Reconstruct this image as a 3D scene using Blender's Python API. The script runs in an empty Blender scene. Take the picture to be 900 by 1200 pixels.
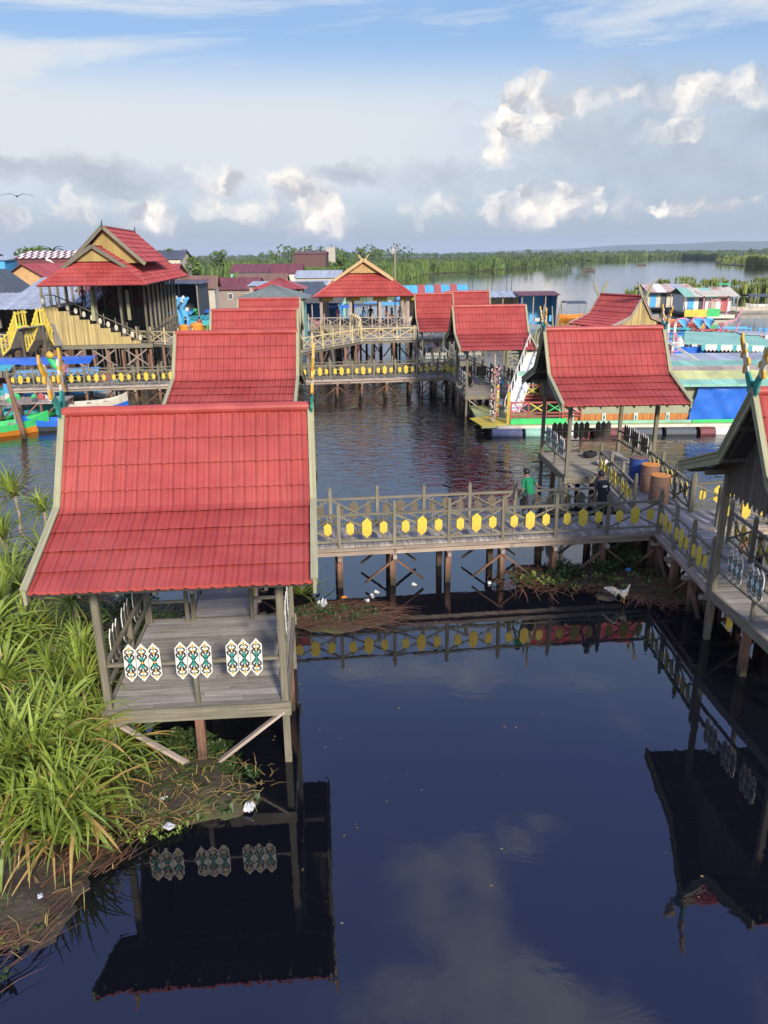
import bpy, math, random
from mathutils import Vector, Matrix, noise
random.seed(7)
rad = math.radians
S = bpy.context.scene
COL = S.collection
# ------------------------------------------------------------------ camera
CAM_H, PITCH, ROLL, FPX = 8.6, rad(18.5), rad(0.6), 901.0
cd = bpy.data.cameras.new('camera'); cam = bpy.data.objects.new('camera', cd); COL.objects.link(cam)
cd.sensor_fit = 'VERTICAL'; cd.sensor_height = 36.0; cd.lens = FPX / 1200 * 36
cd.clip_start = 0.1; cd.clip_end = 40000
cam.matrix_world = Matrix.Translation((0, 0, CAM_H)) @ Matrix.Rotation(rad(90) - PITCH, 4, 'X') @ Matrix.Rotation(-ROLL, 4, 'Z')
S.camera = cam
S.view_settings.view_transform = 'Standard'; S.view_settings.look = 'None'
S.view_settings.gamma = 1.0; S.view_settings.exposure = 0.8
S.cycles.max_bounces = 6; S.cycles.diffuse_bounces = 3; S.cycles.glossy_bounces = 4
S.cycles.transmission_bounces = 2; S.cycles.volume_bounces = 0
S.cycles.sample_clamp_indirect = 6.0

def ray(px, py):
    u = (px - 450) / FPX; v = (py - 600) / FPX
    u, v = u * math.cos(ROLL) - v * math.sin(ROLL), u * math.sin(ROLL) + v * math.cos(ROLL)
    return Vector((u, math.cos(PITCH) - v * math.sin(PITCH), -math.sin(PITCH) - v * math.cos(PITCH)))
def at(px, py, z=0.0):          # point of the photograph at a known height
    d = ray(px, py); return Vector((0, 0, CAM_H)) + d * ((z - CAM_H) / d.z)
def atY(px, py, Y):             # point of the photograph at a known distance
    d = ray(px, py); return Vector((0, 0, CAM_H)) + d * (Y / d.y)

# ------------------------------------------------------------------ sun and sky
SUN_EL, SUN_AZ = rad(28), rad(160)      # azimuth clockwise from +Y : behind the camera, to the right
sl = bpy.data.lights.new('sun', 'SUN'); so = bpy.data.objects.new('sun', sl); COL.objects.link(so)
sl.energy = 3.2; sl.angle = rad(8); sl.color = (1.0, 0.93, 0.83)
sd = Vector((math.sin(SUN_AZ) * math.cos(SUN_EL), math.cos(SUN_AZ) * math.cos(SUN_EL), math.sin(SUN_EL)))
so.rotation_euler = sd.to_track_quat('Z', 'Y').to_euler()

W = bpy.data.worlds.new('World'); S.world = W; W.use_nodes = True
nt = W.node_tree; nt.nodes.clear()
class G:                                   # tiny node-graph writer
    def __init__(s, tree): s.t = tree
    def n(s, typ, **kw):
        nd = s.t.nodes.new(typ)
        for k, v in kw.items(): setattr(nd, k, v)
        return nd
    def lk(s, a, b): s.t.links.new(a, b)
    def put(s, sock, v):
        if isinstance(v, bpy.types.NodeSocket): s.lk(v, sock)
        else: sock.default_value = v
    def m(s, op, a, b=0.0, c=0.0, clamp=False):
        nd = s.n('ShaderNodeMath', operation=op, use_clamp=clamp)
        s.put(nd.inputs[0], a); s.put(nd.inputs[1], b); s.put(nd.inputs[2], c); return nd.outputs[0]
    def v(s, op, a, b=(0, 0, 0), out=0):
        nd = s.n('ShaderNodeVectorMath', operation=op); s.put(nd.inputs[0], a); s.put(nd.inputs[1], b)
        return nd.outputs[out]
    def xyz(s, x, y, z):
        nd = s.n('ShaderNodeCombineXYZ'); s.put(nd.inputs[0], x); s.put(nd.inputs[1], y); s.put(nd.inputs[2], z); return nd.outputs[0]
    def mr(s, x, a, b, c=0.0, d=1.0, smooth=False):
        nd = s.n('ShaderNodeMapRange'); nd.interpolation_type = 'SMOOTHSTEP' if smooth else 'LINEAR'
        s.put(nd.inputs[0], x)
        for i, q in enumerate((a, b, c, d)): nd.inputs[i + 1].default_value = q
        return nd.outputs[0]
    def noise(s, vec, scale, detail=4, rough=0.5, dist=0.0, out=0):
        nd = s.n('ShaderNodeTexNoise'); s.put(nd.inputs['Vector'], vec)
        nd.inputs['Scale'].default_value = scale; nd.inputs['Detail'].default_value = detail
        nd.inputs['Roughness'].default_value = rough; nd.inputs['Distortion'].default_value = dist
        return nd.outputs[out]
    def mix(s, f, a, b, blend='MIX'):
        nd = s.n('ShaderNodeMix', data_type='RGBA', blend_type=blend); s.put(nd.inputs[0], f)
        for k, q in ((6, a), (7, b)):
            if isinstance(q, tuple) and len(q) == 3: q = (*q, 1)
            s.put(nd.inputs[k], q)
        return nd.outputs[2]
g = G(nt)
BG = 0.1
tc = g.n('ShaderNodeTexCoord').outputs['Generated']
sky = g.n('ShaderNodeTexSky', sky_type='NISHITA', sun_disc=False)
sky.sun_elevation = SUN_EL; sky.sun_rotation = SUN_AZ; sky.dust_density = 1.0; sky.air_density = 1.0; sky.ozone_density = 2.0
sep = g.n('ShaderNodeSeparateXYZ'); g.lk(tc, sep.inputs[0])
dx, dy, dz = sep.outputs
az = g.m('MULTIPLY', g.m('ARCTAN2', dx, dy), 57.2958)
el = g.m('MULTIPLY', g.m('ARCSINE', g.m('MINIMUM', dz, 0.9999)), 57.2958)
P = g.xyz(az, el, 0.0)
def azel(px, py):
    d = ray(px, py).normalized(); return math.degrees(math.atan2(d.x, d.y)), math.degrees(math.asin(d.z))
# thin veil of high cloud, streaked
st = g.n('ShaderNodeMapping'); g.lk(P, st.inputs[0]); st.inputs['Rotation'].default_value = (0, 0, rad(-12)); st.inputs['Scale'].default_value = (0.030, 0.17, 1)
streak = g.noise(st.outputs[0], 1.0, 7, 0.6, 0.5)
band = g.m('MULTIPLY', g.mr(el, 1, 6, 0.6, 1.0, True), g.mr(el, 8.5, 13.5, 1.0, 0.12, True))
lft = g.mr(az, -5, 34, 1.0, 0.45, True)
veil = g.m('MULTIPLY', g.m('MULTIPLY', band, lft), g.mr(streak, 0.2, 0.5, 0.75, 1.0))
wisp = g.m('MULTIPLY', g.mr(streak, 0.43, 0.60, 0.0, 1.0, True), g.mr(el, 20, 30, 1.0, 0.0))
plane = g.xyz(g.m('DIVIDE', dx, g.m('MAXIMUM', dz, 0.05)), g.m('DIVIDE', dy, g.m('MAXIMUM', dz, 0.05)), 3.0)
high = g.m('MULTIPLY', g.mr(g.noise(plane, 3.1, 5, 0.5, 0.2), 0.50, 0.74, 0.0, 1.0, True), g.mr(el, 24, 32, 0.0, 1.0, True))
skyc = g.mix(1.0, sky.outputs[0], (0.74, 0.96, 1.12), 'MULTIPLY')
skyc = g.mix(0.6, skyc, g.mix(g.mr(el, 24, 36, 0.0, 1.0, True), g.mix(g.mr(el, 14.5, 20, 0.0, 1.0, True), (1.35, 2.15, 3.6), (4.0, 5.7, 9.0)), (2.0, 2.75, 8.4)))
def k(r, gg, b): return (r / BG, gg / BG, b / BG)
vf = g.m('MAXIMUM', g.m('MAXIMUM', veil, wisp), high, clamp=True)
c = g.mix(g.m('MULTIPLY', vf, 0.93), skyc, k(0.46, 0.48, 0.49))
# blue grey air along the horizon
hz = g.mr(el, 0.0, 5.0, 0.9, 0.0, True)
c = g.mix(hz, c, k(0.215, 0.25, 0.285))
def blobs(lst):
    cur = None
    for px, py, rx, ry in lst:
        a, e = azel(px, py)
        d = g.v('MULTIPLY', g.v('SUBTRACT', P, (a, e, 0)), (1 / (rx * .0636), 1 / (ry * .0636), 0))
        q = g.m('SUBTRACT', 1.0, g.v('DOT_PRODUCT', d, d, 1))
        cur = q if cur is None else g.m('MAXIMUM', cur, q)
    return g.m('MAXIMUM', cur, -2.5)
wp = g.v('SUBTRACT', g.noise(P, 0.33, 4, 0.6, out=1), (0.5, 0.5, 0.5)); Pw = P
P = g.v('ADD', P, g.v('MULTIPLY', wp, (4.2, 3.4, 0)))
# grey layer clouds
gs = g.noise(g.v('MULTIPLY', P, (0.35, 1.0, 1)), 0.30, 6, 0.6, 0.5)
gd = g.m('ADD', blobs([(110, 208, 120, 20), (30, 195, 60, 9), (540, 205, 80, 24), (790, 190, 230, 85), (640, 215, 80, 50), (400, 205, 60, 12), (880, 150, 90, 60)]), g.m('MULTIPLY', g.m('SUBTRACT', gs, 0.5), 3.5))
c = g.mix(g.mr(gd, -0.5, 1.5, 0.0, 0.74, True), c, g.mix(g.mr(g.noise(P, 0.16, 5, 0.55), 0.35, 0.65), k(0.20, 0.23, 0.28), k(0.30, 0.33, 0.365)))
# sunlit cumulus, softer at the base
def heads(lst, soft, cd_lo, amp, strength, c, P=P):
    fb = g.noise(P, 0.42, 9, 0.60); fb2 = g.noise(g.v('ADD', P, (0.55, -0.9, 0)), 0.42, 9, 0.60)
    v_ = g.n('ShaderNodeTexVoronoi', feature='SMOOTH_F1'); g.lk(g.v('ADD', P, g.v('MULTIPLY', g.noise(P, 1.2, 4, .6, out=1), (.7, .7, 0))), v_.inputs['Vector']); v_.inputs['Scale'].default_value = 0.62; v_.inputs['Smoothness'].default_value = .6
    puff = g.m('SUBTRACT', 0.55, v_.outputs['Distance'])
    dd = g.m('ADD', g.m('ADD', blobs(lst), g.m('MULTIPLY', g.m('SUBTRACT', fb, 0.5), amp)), g.m('MULTIPLY', puff, 1.1))
    lit = g.m('ADD', g.m('ADD', g.m('MULTIPLY', g.m('SUBTRACT', fb2, fb), 3.4), g.m('MULTIPLY', puff, 0.9)), 0.42, clamp=True)
    col = g.mix(lit, k(0.33, 0.335, 0.36), k(0.84, 0.75, 0.63))
    return g.mix(g.mr(dd, cd_lo, cd_lo + soft, 0.0, strength, True), c, col)
c = heads([(268, 212, 46, 20), (350, 222, 36, 26), (372, 252, 48, 26), (170, 252, 42, 20), (275, 243, 56, 12), (100, 252, 34, 14), (510, 248, 40, 14), (850, 104, 95, 16), (800, 148, 48, 12), (15, 255, 30, 10), (690, 120, 60, 14)], 1.4, -0.15, 4.2, 0.62, c)
c = heads([(618, 118, 40, 30), (598, 160, 34, 34), (655, 128, 34, 16), (640, 240, 70, 22), (742, 236, 20, 20), (805, 240, 66, 9), (268, 208, 30, 14), (350, 216, 27, 16), (380, 250, 30, 22), (176, 250, 20, 14)], 1.3, -0.1, 3.8, 0.97, c)
c = g.mix(g.m('MULTIPLY', high, 0.5), c, k(0.66, 0.76, 1.0))
bgn = g.n('ShaderNodeBackground'); g.lk(c, bgn.inputs[0]); bgn.inputs[1].default_value = BG
wo = g.n('ShaderNodeOutputWorld'); g.lk(bgn.outputs[0], wo.inputs[0])
W.cycles.sampling_method = 'MANUAL'; W.cycles.sample_map_resolution = 512

# ------------------------------------------------------------------ materials
MATS = {}
def mat(name, col, rough=0.7, col2=None, scale=3.0, bump=0.0, spec=0.4, metal=0.0, detail=5, stretch=(1, 1, 1), coord='Object', dirt=0.0, stain=False, fade=None):
    """base colour varied by noise between col and col2, shifted a little from piece to piece"""
    if name in MATS: return MATS[name]
    m = bpy.data.materials.new(name); m.use_nodes = True; G_ = G(m.node_tree)
    bs = m.node_tree.nodes['Principled BSDF']
    t = G_.n('ShaderNodeTexCoord').outputs[coord]
    mp = G_.n('ShaderNodeMapping'); G_.lk(t, mp.inputs[0]); mp.inputs['Scale'].default_value = stretch
    nz = G_.noise(mp.outputs[0], scale, detail, 0.6)
    c2 = col2 or tuple(x * 0.72 for x in col)
    cc = G_.mix(G_.mr(nz, 0.32, 0.68), c2, col)
    at_ = G_.n('ShaderNodeAttribute', attribute_name='var')
    vv = G_.mr(at_.outputs['Fac'], 0, 1, 0.72, 1.22)
    hs = G_.n('ShaderNodeHueSaturation'); G_.lk(cc, hs.inputs['Color']); G_.lk(vv, hs.inputs['Value'])
    cc = hs.outputs[0]
    if dirt:
        dn = G_.noise(t, 0.9, 6, 0.65)
        cc = G_.mix(G_.mr(dn, 0.5, 0.75, 0, dirt), cc, (0.06, 0.055, 0.045))
    if stain:
        gp = G_.n('ShaderNodeNewGeometry').outputs['Position']; sz = G_.n('ShaderNodeSeparateXYZ'); G_.lk(gp, sz.inputs[0])
        lv = G_.m('ADD', sz.outputs[2], G_.m('MULTIPLY', G_.noise(gp, 7, 4, .6), .5))
        cc = G_.mix(G_.mr(lv, .35, .85, .9, 0), cc, (0.022, 0.024, 0.014))
    if fade:
        fn = G_.noise(t, 0.55, 5, 0.6); cc = G_.mix(G_.mr(fn, .42, .7, 0, .55), cc, fade)
        fs = G_.n('ShaderNodeMapping'); G_.lk(t, fs.inputs[0]); fs.inputs['Scale'].default_value = (5, .5, .5); cc = G_.mix(G_.mr(G_.noise(fs.outputs[0], 1.4, 5, .65), .56, .72, 0, .45), cc, (0.17, 0.045, 0.035))
    G_.lk(cc, bs.inputs['Base Color'])
    bs.inputs['Roughness'].default_value = rough; bs.inputs['Specular IOR Level'].default_value = spec; bs.inputs['Metallic'].default_value = metal
    if bump:
        b = G_.n('ShaderNodeBump'); b.inputs['Strength'].default_value = bump; b.inputs['Distance'].default_value = 0.02
        G_.lk(nz, b.inputs['Height']); G_.lk(b.outputs[0], bs.inputs['Normal'])
    MATS[name] = m; return m
def wood(name, col, col2, rough=0.8, **kw):
    return mat(name, col, rough, col2, 1.0, 0.5, 0.25, stretch=(1.3, 26, 1), coord='UV', detail=6, **kw)
M = dict(
    deck=wood('weathered deck boards', (0.41, 0.36, 0.29), (0.19, 0.165, 0.135), dirt=0.3),
    frame=wood('olive grey painted timber', (0.235, 0.205, 0.14), (0.115, 0.10, 0.07), dirt=0.3),
    dark=wood('dark weathered timber', (0.15, 0.125, 0.095), (0.075, 0.064, 0.05)),
    pile=wood('red brown pile timber', (0.30, 0.155, 0.095), (0.12, 0.065, 0.042), dirt=0.35, stain=True),
    pale=wood('pale raw timber', (0.46, 0.36, 0.28), (0.25, 0.19, 0.15), dirt=0.3),
    khaki=wood('khaki painted board', (0.33, 0.31, 0.18), (0.22, 0.205, 0.12)),
    red=mat('red metal tile', (0.37, 0.058, 0.046), 0.45, (0.29, 0.042, 0.036), 1.3, 0.0, 0.3, dirt=0.12, fade=(0.47, 0.105, 0.078)),
    dred=mat('dull dark red metal', (0.20, 0.05, 0.05), 0.6, (0.12, 0.032, 0.034), 1.2, dirt=0.3),
    under=mat('roof underside and tile lip shade', (0.06, 0.05, 0.045), 0.9),
    yellow=mat('yellow paint', (0.74, 0.55, 0.06), 0.7, (0.50, 0.36, 0.05), 9, dirt=0.45),
    brownhex=mat('brown plaque back', (0.16, 0.12, 0.075), 0.7),
    white=mat('white paint', (0.74, 0.71, 0.63), 0.6, (0.56, 0.53, 0.46), 5, dirt=0.25),
    black=mat('black paint', (0.018, 0.018, 0.02), 0.5),
    teal=mat('teal paint', (0.03, 0.28, 0.22), 0.6, (0.02, 0.19, 0.15), 8),
    gold=mat('gold ochre paint', (0.66, 0.38, 0.04), 0.5, (0.5, 0.26, 0.03), 5),
    bamboo=mat('split bamboo', (0.56, 0.42, 0.17), 0.65, (0.33, 0.24, 0.09), 1.0, 0.3, stretch=(9, 9, 0.5), dirt=0.15),
    rust=mat('rusty steel', (0.23, 0.11, 0.06), 0.7, (0.15, 0.10, 0.08), 5, 0.2),
    orange=mat('orange paint', (0.80, 0.28, 0.03), 0.5),
    blue=mat('blue tarpaulin', (0.02, 0.15, 0.60), 0.4, (0.02, 0.11, 0.45), 2.5, 0.6),
    lblue=mat('light blue paint', (0.10, 0.42, 0.72), 0.5, (0.08, 0.32, 0.6), 3),
    turq=mat('turquoise paint', (0.06, 0.40, 0.42), 0.5, dirt=0.2),
    green=mat('bright green paint', (0.05, 0.52, 0.13), 0.5, (0.04, 0.38, 0.11), 3, dirt=0.15),
    mint=mat('mint green paint', (0.28, 0.52, 0.38), 0.6, (0.20, 0.40, 0.30), 3, dirt=0.3),
    olive=mat('olive canvas', (0.30, 0.30, 0.19), 0.8, (0.25, 0.25, 0.16), 2, 0.3),
    pink=mat('pink paint', (0.75, 0.28, 0.36), 0.5), rwood=mat('red brown paint', (0.42, 0.10, 0.08), 0.6, dirt=0.2),
    grey=mat('grey zinc sheet', (0.40, 0.43, 0.45), 0.5, (0.28, 0.30, 0.32), 1.5, dirt=0.25),
    dgrey=mat('dark grey sheet', (0.08, 0.09, 0.10), 0.6), cream=mat('cream wall', (0.62, 0.55, 0.42), 0.8, dirt=0.2),
    fiber=mat('orange thatch', (0.50, 0.20, 0.05), 0.9, (0.25, 0.09, 0.025), 1.0, 0.5, stretch=(14, 14, 1.2)),
    ylime=mat('faded yellow green boards', (0.50, 0.50, 0.16), 0.7, (0.38, 0.40, 0.20), 2, dirt=0.25),
    goldp=wood('tan painted timber', (0.60, 0.40, 0.20), (0.42, 0.27, 0.13)), orangew=mat('peach plaster', (0.66, 0.38, 0.17), 0.8, dirt=0.1), brownw=mat('brown cladding', (0.13, 0.065, 0.055), 0.8),
    grgreen=mat('grey green roof sheet', (0.20, 0.23, 0.19), 0.7, dirt=0.3), bluedrum=mat('dark blue enamel', (0.03, 0.07, 0.25), 0.45, (0.02, 0.05, 0.17), 4),
    skin=mat('skin', (0.42, 0.23, 0.15), 0.6), carved=mat('carved tan gable', (0.62, 0.40, 0.16), 0.8, (0.26, 0.13, 0.05), 14), hair=mat('black hair', (0.012, 0.010, 0.010), 0.5), cloth_g=mat('green shirt', (0.01, 0.26, 0.10), 0.9),
    cloth_k=mat('black cloth', (0.02, 0.022, 0.028), 0.9), denim=mat('grey trousers', (0.07, 0.075, 0.09), 0.9), plastic=mat('white plastic', (0.66, 0.66, 0.63), 0.4, (0.42, 0.41, 0.37), 9),
)
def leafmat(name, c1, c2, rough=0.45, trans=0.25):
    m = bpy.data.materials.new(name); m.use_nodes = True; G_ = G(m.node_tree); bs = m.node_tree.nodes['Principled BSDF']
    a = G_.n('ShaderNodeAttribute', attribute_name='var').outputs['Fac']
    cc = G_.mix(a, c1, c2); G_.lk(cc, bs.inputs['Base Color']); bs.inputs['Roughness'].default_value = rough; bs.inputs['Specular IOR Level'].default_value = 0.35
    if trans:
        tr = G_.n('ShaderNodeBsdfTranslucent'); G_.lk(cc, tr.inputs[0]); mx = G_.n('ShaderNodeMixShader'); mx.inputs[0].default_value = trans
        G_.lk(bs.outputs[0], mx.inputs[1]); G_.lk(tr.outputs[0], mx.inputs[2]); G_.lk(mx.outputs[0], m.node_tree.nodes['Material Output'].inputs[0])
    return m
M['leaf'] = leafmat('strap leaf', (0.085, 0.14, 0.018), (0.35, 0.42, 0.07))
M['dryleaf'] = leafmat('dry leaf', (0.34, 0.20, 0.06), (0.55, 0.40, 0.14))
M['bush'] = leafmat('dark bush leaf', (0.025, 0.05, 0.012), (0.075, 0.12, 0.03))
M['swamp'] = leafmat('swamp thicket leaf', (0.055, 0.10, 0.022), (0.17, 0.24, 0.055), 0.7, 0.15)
M['reed'] = leafmat('yellow green reed', (0.14, 0.18, 0.035), (0.30, 0.33, 0.08), 0.7, 0.15)
M['forest'] = leafmat('forest leaf', (0.030, 0.055, 0.018), (0.085, 0.13, 0.035), 0.8, 0.0)

# ------------------------------------------------------------------ mesh builder
class MB:
    def __init__(s): s.v = []; s.f = []; s.m = []; s.uv = []; s.c = []; s.s = []
    def face(s, pts, m=0, uv=None, var=0.5, smooth=False):
        i = len(s.v); s.v.extend(tuple(p) for p in pts); s.f.append(tuple(range(i, i + len(pts)))); s.m.append(m)
        s.uv.extend(uv or [(p[0], p[1]) for p in pts]); s.c.append(var); s.s.append(smooth)
    def beam(s, p0, p1, w, h, m=0, up=(0, 0, 1), var=None):
        p0 = Vector(p0); p1 = Vector(p1); d = p1 - p0; L = d.length
        if L < 1e-6: return s
        d /= L; up = Vector(up)
        if abs(d.dot(up)) > 0.99: up = Vector((0, 1, 0))
        a = d.cross(up).normalized(); b = a.cross(d).normalized()
        A = a * w / 2; B = b * h / 2; var = random.random() if var is None else var; o = random.random() * 20
        q = [p0 - A - B, p0 + A - B, p0 + A + B, p0 - A + B, p1 - A - B, p1 + A - B, p1 + A + B, p1 - A + B]
        for idx, wd, off in (((0, 1, 5, 4), w, 0), ((1, 2, 6, 5), h, .3), ((2, 3, 7, 6), w, .7), ((3, 0, 4, 7), h, 1.1)):
            s.face([q[i] for i in idx[::-1]], m, [(o + L, o + off), (o + L, o + off + wd), (o, o + off + wd), (o, o + off)], var)
        s.face([q[i] for i in (0, 1, 2, 3)], m, [(o, o), (o, o + w), (o + h, o + w), (o + h, o)], var)
        s.face([q[i] for i in (7, 6, 5, 4)], m, [(o, o), (o, o + w), (o + h, o + w), (o + h, o)], var)
        return s
    def box(s, x0, x1, y0, y1, z0, z1, m=0, var=None):
        sx, sy, sz = x1 - x0, y1 - y0, z1 - z0; cx, cy, cz = (x0 + x1) / 2, (y0 + y1) / 2, (z0 + z1) / 2
        if sx >= sy and sx >= sz: return s.beam((x0, cy, cz), (x1, cy, cz), sy, sz, m, var=var)
        if sy >= sz: return s.beam((cx, y0, cz), (cx, y1, cz), sx, sz, m, var=var)
        return s.beam((cx, cy, z0), (cx, cy, z1), sx, sy, m, up=(0, 1, 0), var=var)
    def tube(s, pts, r, n=10, m=0, cap=True, var=0.5, smooth=True, mcap=None, ell=1.0):
        pts = [Vector(p) for p in pts]; rs = r if isinstance(r, (list, tuple)) else [r] * len(pts); rings = []
        for i, p in enumerate(pts):
            d = (pts[min(i + 1, len(pts) - 1)] - pts[max(i - 1, 0)])
            d = d.normalized() if d.length > 1e-9 else Vector((0, 0, 1))
            u = Vector((0, 0, 1)) if abs(d.z) < 0.9 else Vector((0, 1, 0)); a = d.cross(u).normalized(); b = a.cross(d).normalized()
            rings.append([p + a * math.cos(2 * math.pi * k / n) * rs[i] + b * math.sin(2 * math.pi * k / n) * rs[i] * ell for k in range(n)])
        for i in range(len(rings) - 1):
            for k_ in range(n):
                q = (k_ + 1) % n
                s.face([rings[i][k_], rings[i][q], rings[i + 1][q], rings[i + 1][k_]], m, [(i, k_ / n), (i, (k_ + 1) / n), (i + 1, (k_ + 1) / n), (i + 1, k_ / n)], var, smooth)
        if cap:
            mc = m if mcap is None else mcap
            s.face(rings[0][::-1], mc, None, var); s.face(rings[-1], mc, None, var)
        return s
    def prism(s, pts, off, m=0, var=0.5, mback=None, mside=None):   # outline (3-D points) pushed along off
        pts = [Vector(p) for p in pts]; off = Vector(off); n = len(pts); L = (pts[1] - pts[0]).length
        s.face([p + off for p in pts], m, None, var); s.face(pts[::-1], m if mback is None else mback, None, var)
        for i in range(n):
            j = (i + 1) % n; s.face([pts[i], pts[j], pts[j] + off, pts[i] + off], m if mside is None else mside, None, var)
        return s
    def build(s, name, mats, parent=None, loc=None, merge=False):
        me = bpy.data.meshes.new(name)
        if merge:
            dic = {}; nv = []; mp = []
            for p in s.v:
                kx = (round(p[0], 4), round(p[1], 4), round(p[2], 4))
                if kx not in dic: dic[kx] = len(nv); nv.append(p)
                mp.append(dic[kx])
            me.from_pydata(nv, [], [tuple(mp[i] for i in f) for f in s.f])
        else: me.from_pydata(s.v, [], s.f)
        mats = mats if isinstance(mats, (list, tuple)) else [mats]
        for q in mats: me.materials.append(q)
        if len(me.polygons) == len(s.f):
            me.polygons.foreach_set('material_index', s.m); me.polygons.foreach_set('use_smooth', s.s)
            uvl = me.uv_layers.new(name='UVMap'); uvl.data.foreach_set('uv', [x for q in s.uv for x in q])
            a = me.attributes.new('var', 'FLOAT', 'FACE'); a.data.foreach_set('value', s.c)
        me.update()
        o = bpy.data.objects.new(name, me); COL.objects.link(o)
        if parent is not None: o.parent = parent
        if loc is not None: o.location = loc
        return o
def tag(o, label=None, cat=None, group=None, kind=None):
    for k_, v_ in (('label', label), ('category', cat), ('group', group), ('kind', kind)):
        if v_: o[k_] = v_
    return o
def thing(name, label, cat, loc=(0, 0, 0), rz=0.0, group=None):
    o = bpy.data.objects.new(name, None); COL.objects.link(o); o.empty_display_size = 0.2
    o.location = loc; o.rotation_euler = (0, 0, rz); return tag(o, label, cat, group)
def copy_tree(o, parent=None):
    c_ = o.copy(); COL.objects.link(c_); c_.parent = parent
    for ch in [x for x in bpy.data.objects if x.parent is o]: copy_tree(ch, c_)
    return c_
def again(o, loc, rz=0.0, label=None, scale=None):
    c_ = copy_tree(o); c_.location = loc; c_.rotation_euler = (0, 0, rz)
    if label: c_['label'] = label
    if scale: c_.scale = scale if isinstance(scale, tuple) else (scale,) * 3
    return c_
R_ = random.uniform

# ------------------------------------------------------------------ water: one sheet to the horizon
def water():
    mb = MB(); mb.face([(-11000, -1500, 0), (13500, -1500, 0), (13500, 14500, 0), (-11000, 14500, 0)])
    m = bpy.data.materials.new('black peat water'); m.use_nodes = True; q = G(m.node_tree); bs = m.node_tree.nodes['Principled BSDF']
    bs.inputs['Base Color'].default_value = (0.004, 0.0045, 0.007, 1); bs.inputs['Roughness'].default_value = 0.02
    bs.inputs['IOR'].default_value = 1.6; bs.inputs['Specular IOR Level'].default_value = 0.62
    p = q.n('ShaderNodeTexCoord').outputs['Object']; se = q.n('ShaderNodeSeparateXYZ'); q.lk(p, se.inputs[0])
    patch = q.noise(p, 0.045, 3, 0.5)
    far = q.mr(se.outputs[1], 20.0, 34.0, 0.0, 0.75, True)
    amt = q.m('ADD', q.m('MULTIPLY', far, q.mr(patch, 0.3, 0.65, 0.45, 1.0)), 0.022)
    amt = q.m('MULTIPLY', amt, q.mr(se.outputs[1], 48, 110, 1.0, 0.14, True))
    w1 = q.noise(q.v('MULTIPLY', p, (0.9, 1.5, 1)), 1.5, 3, 0.55, 0.8)
    w2 = q.noise(q.v('MULTIPLY', p, (0.5, 1.0, 1)), 0.35, 2, 0.5)
    hgt = q.m('MULTIPLY', q.m('ADD', w1, q.m('MULTIPLY', w2, 1.2)), amt)
    b = q.n('ShaderNodeBump'); b.inputs['Strength'].default_value = 1.0; b.inputs['Distance'].default_value = 0.075
    q.lk(hgt, b.inputs['Height']); q.lk(b.outputs[0], bs.inputs['Normal'])
    tag(mb.build('water', m), kind='structure')
water()

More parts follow.
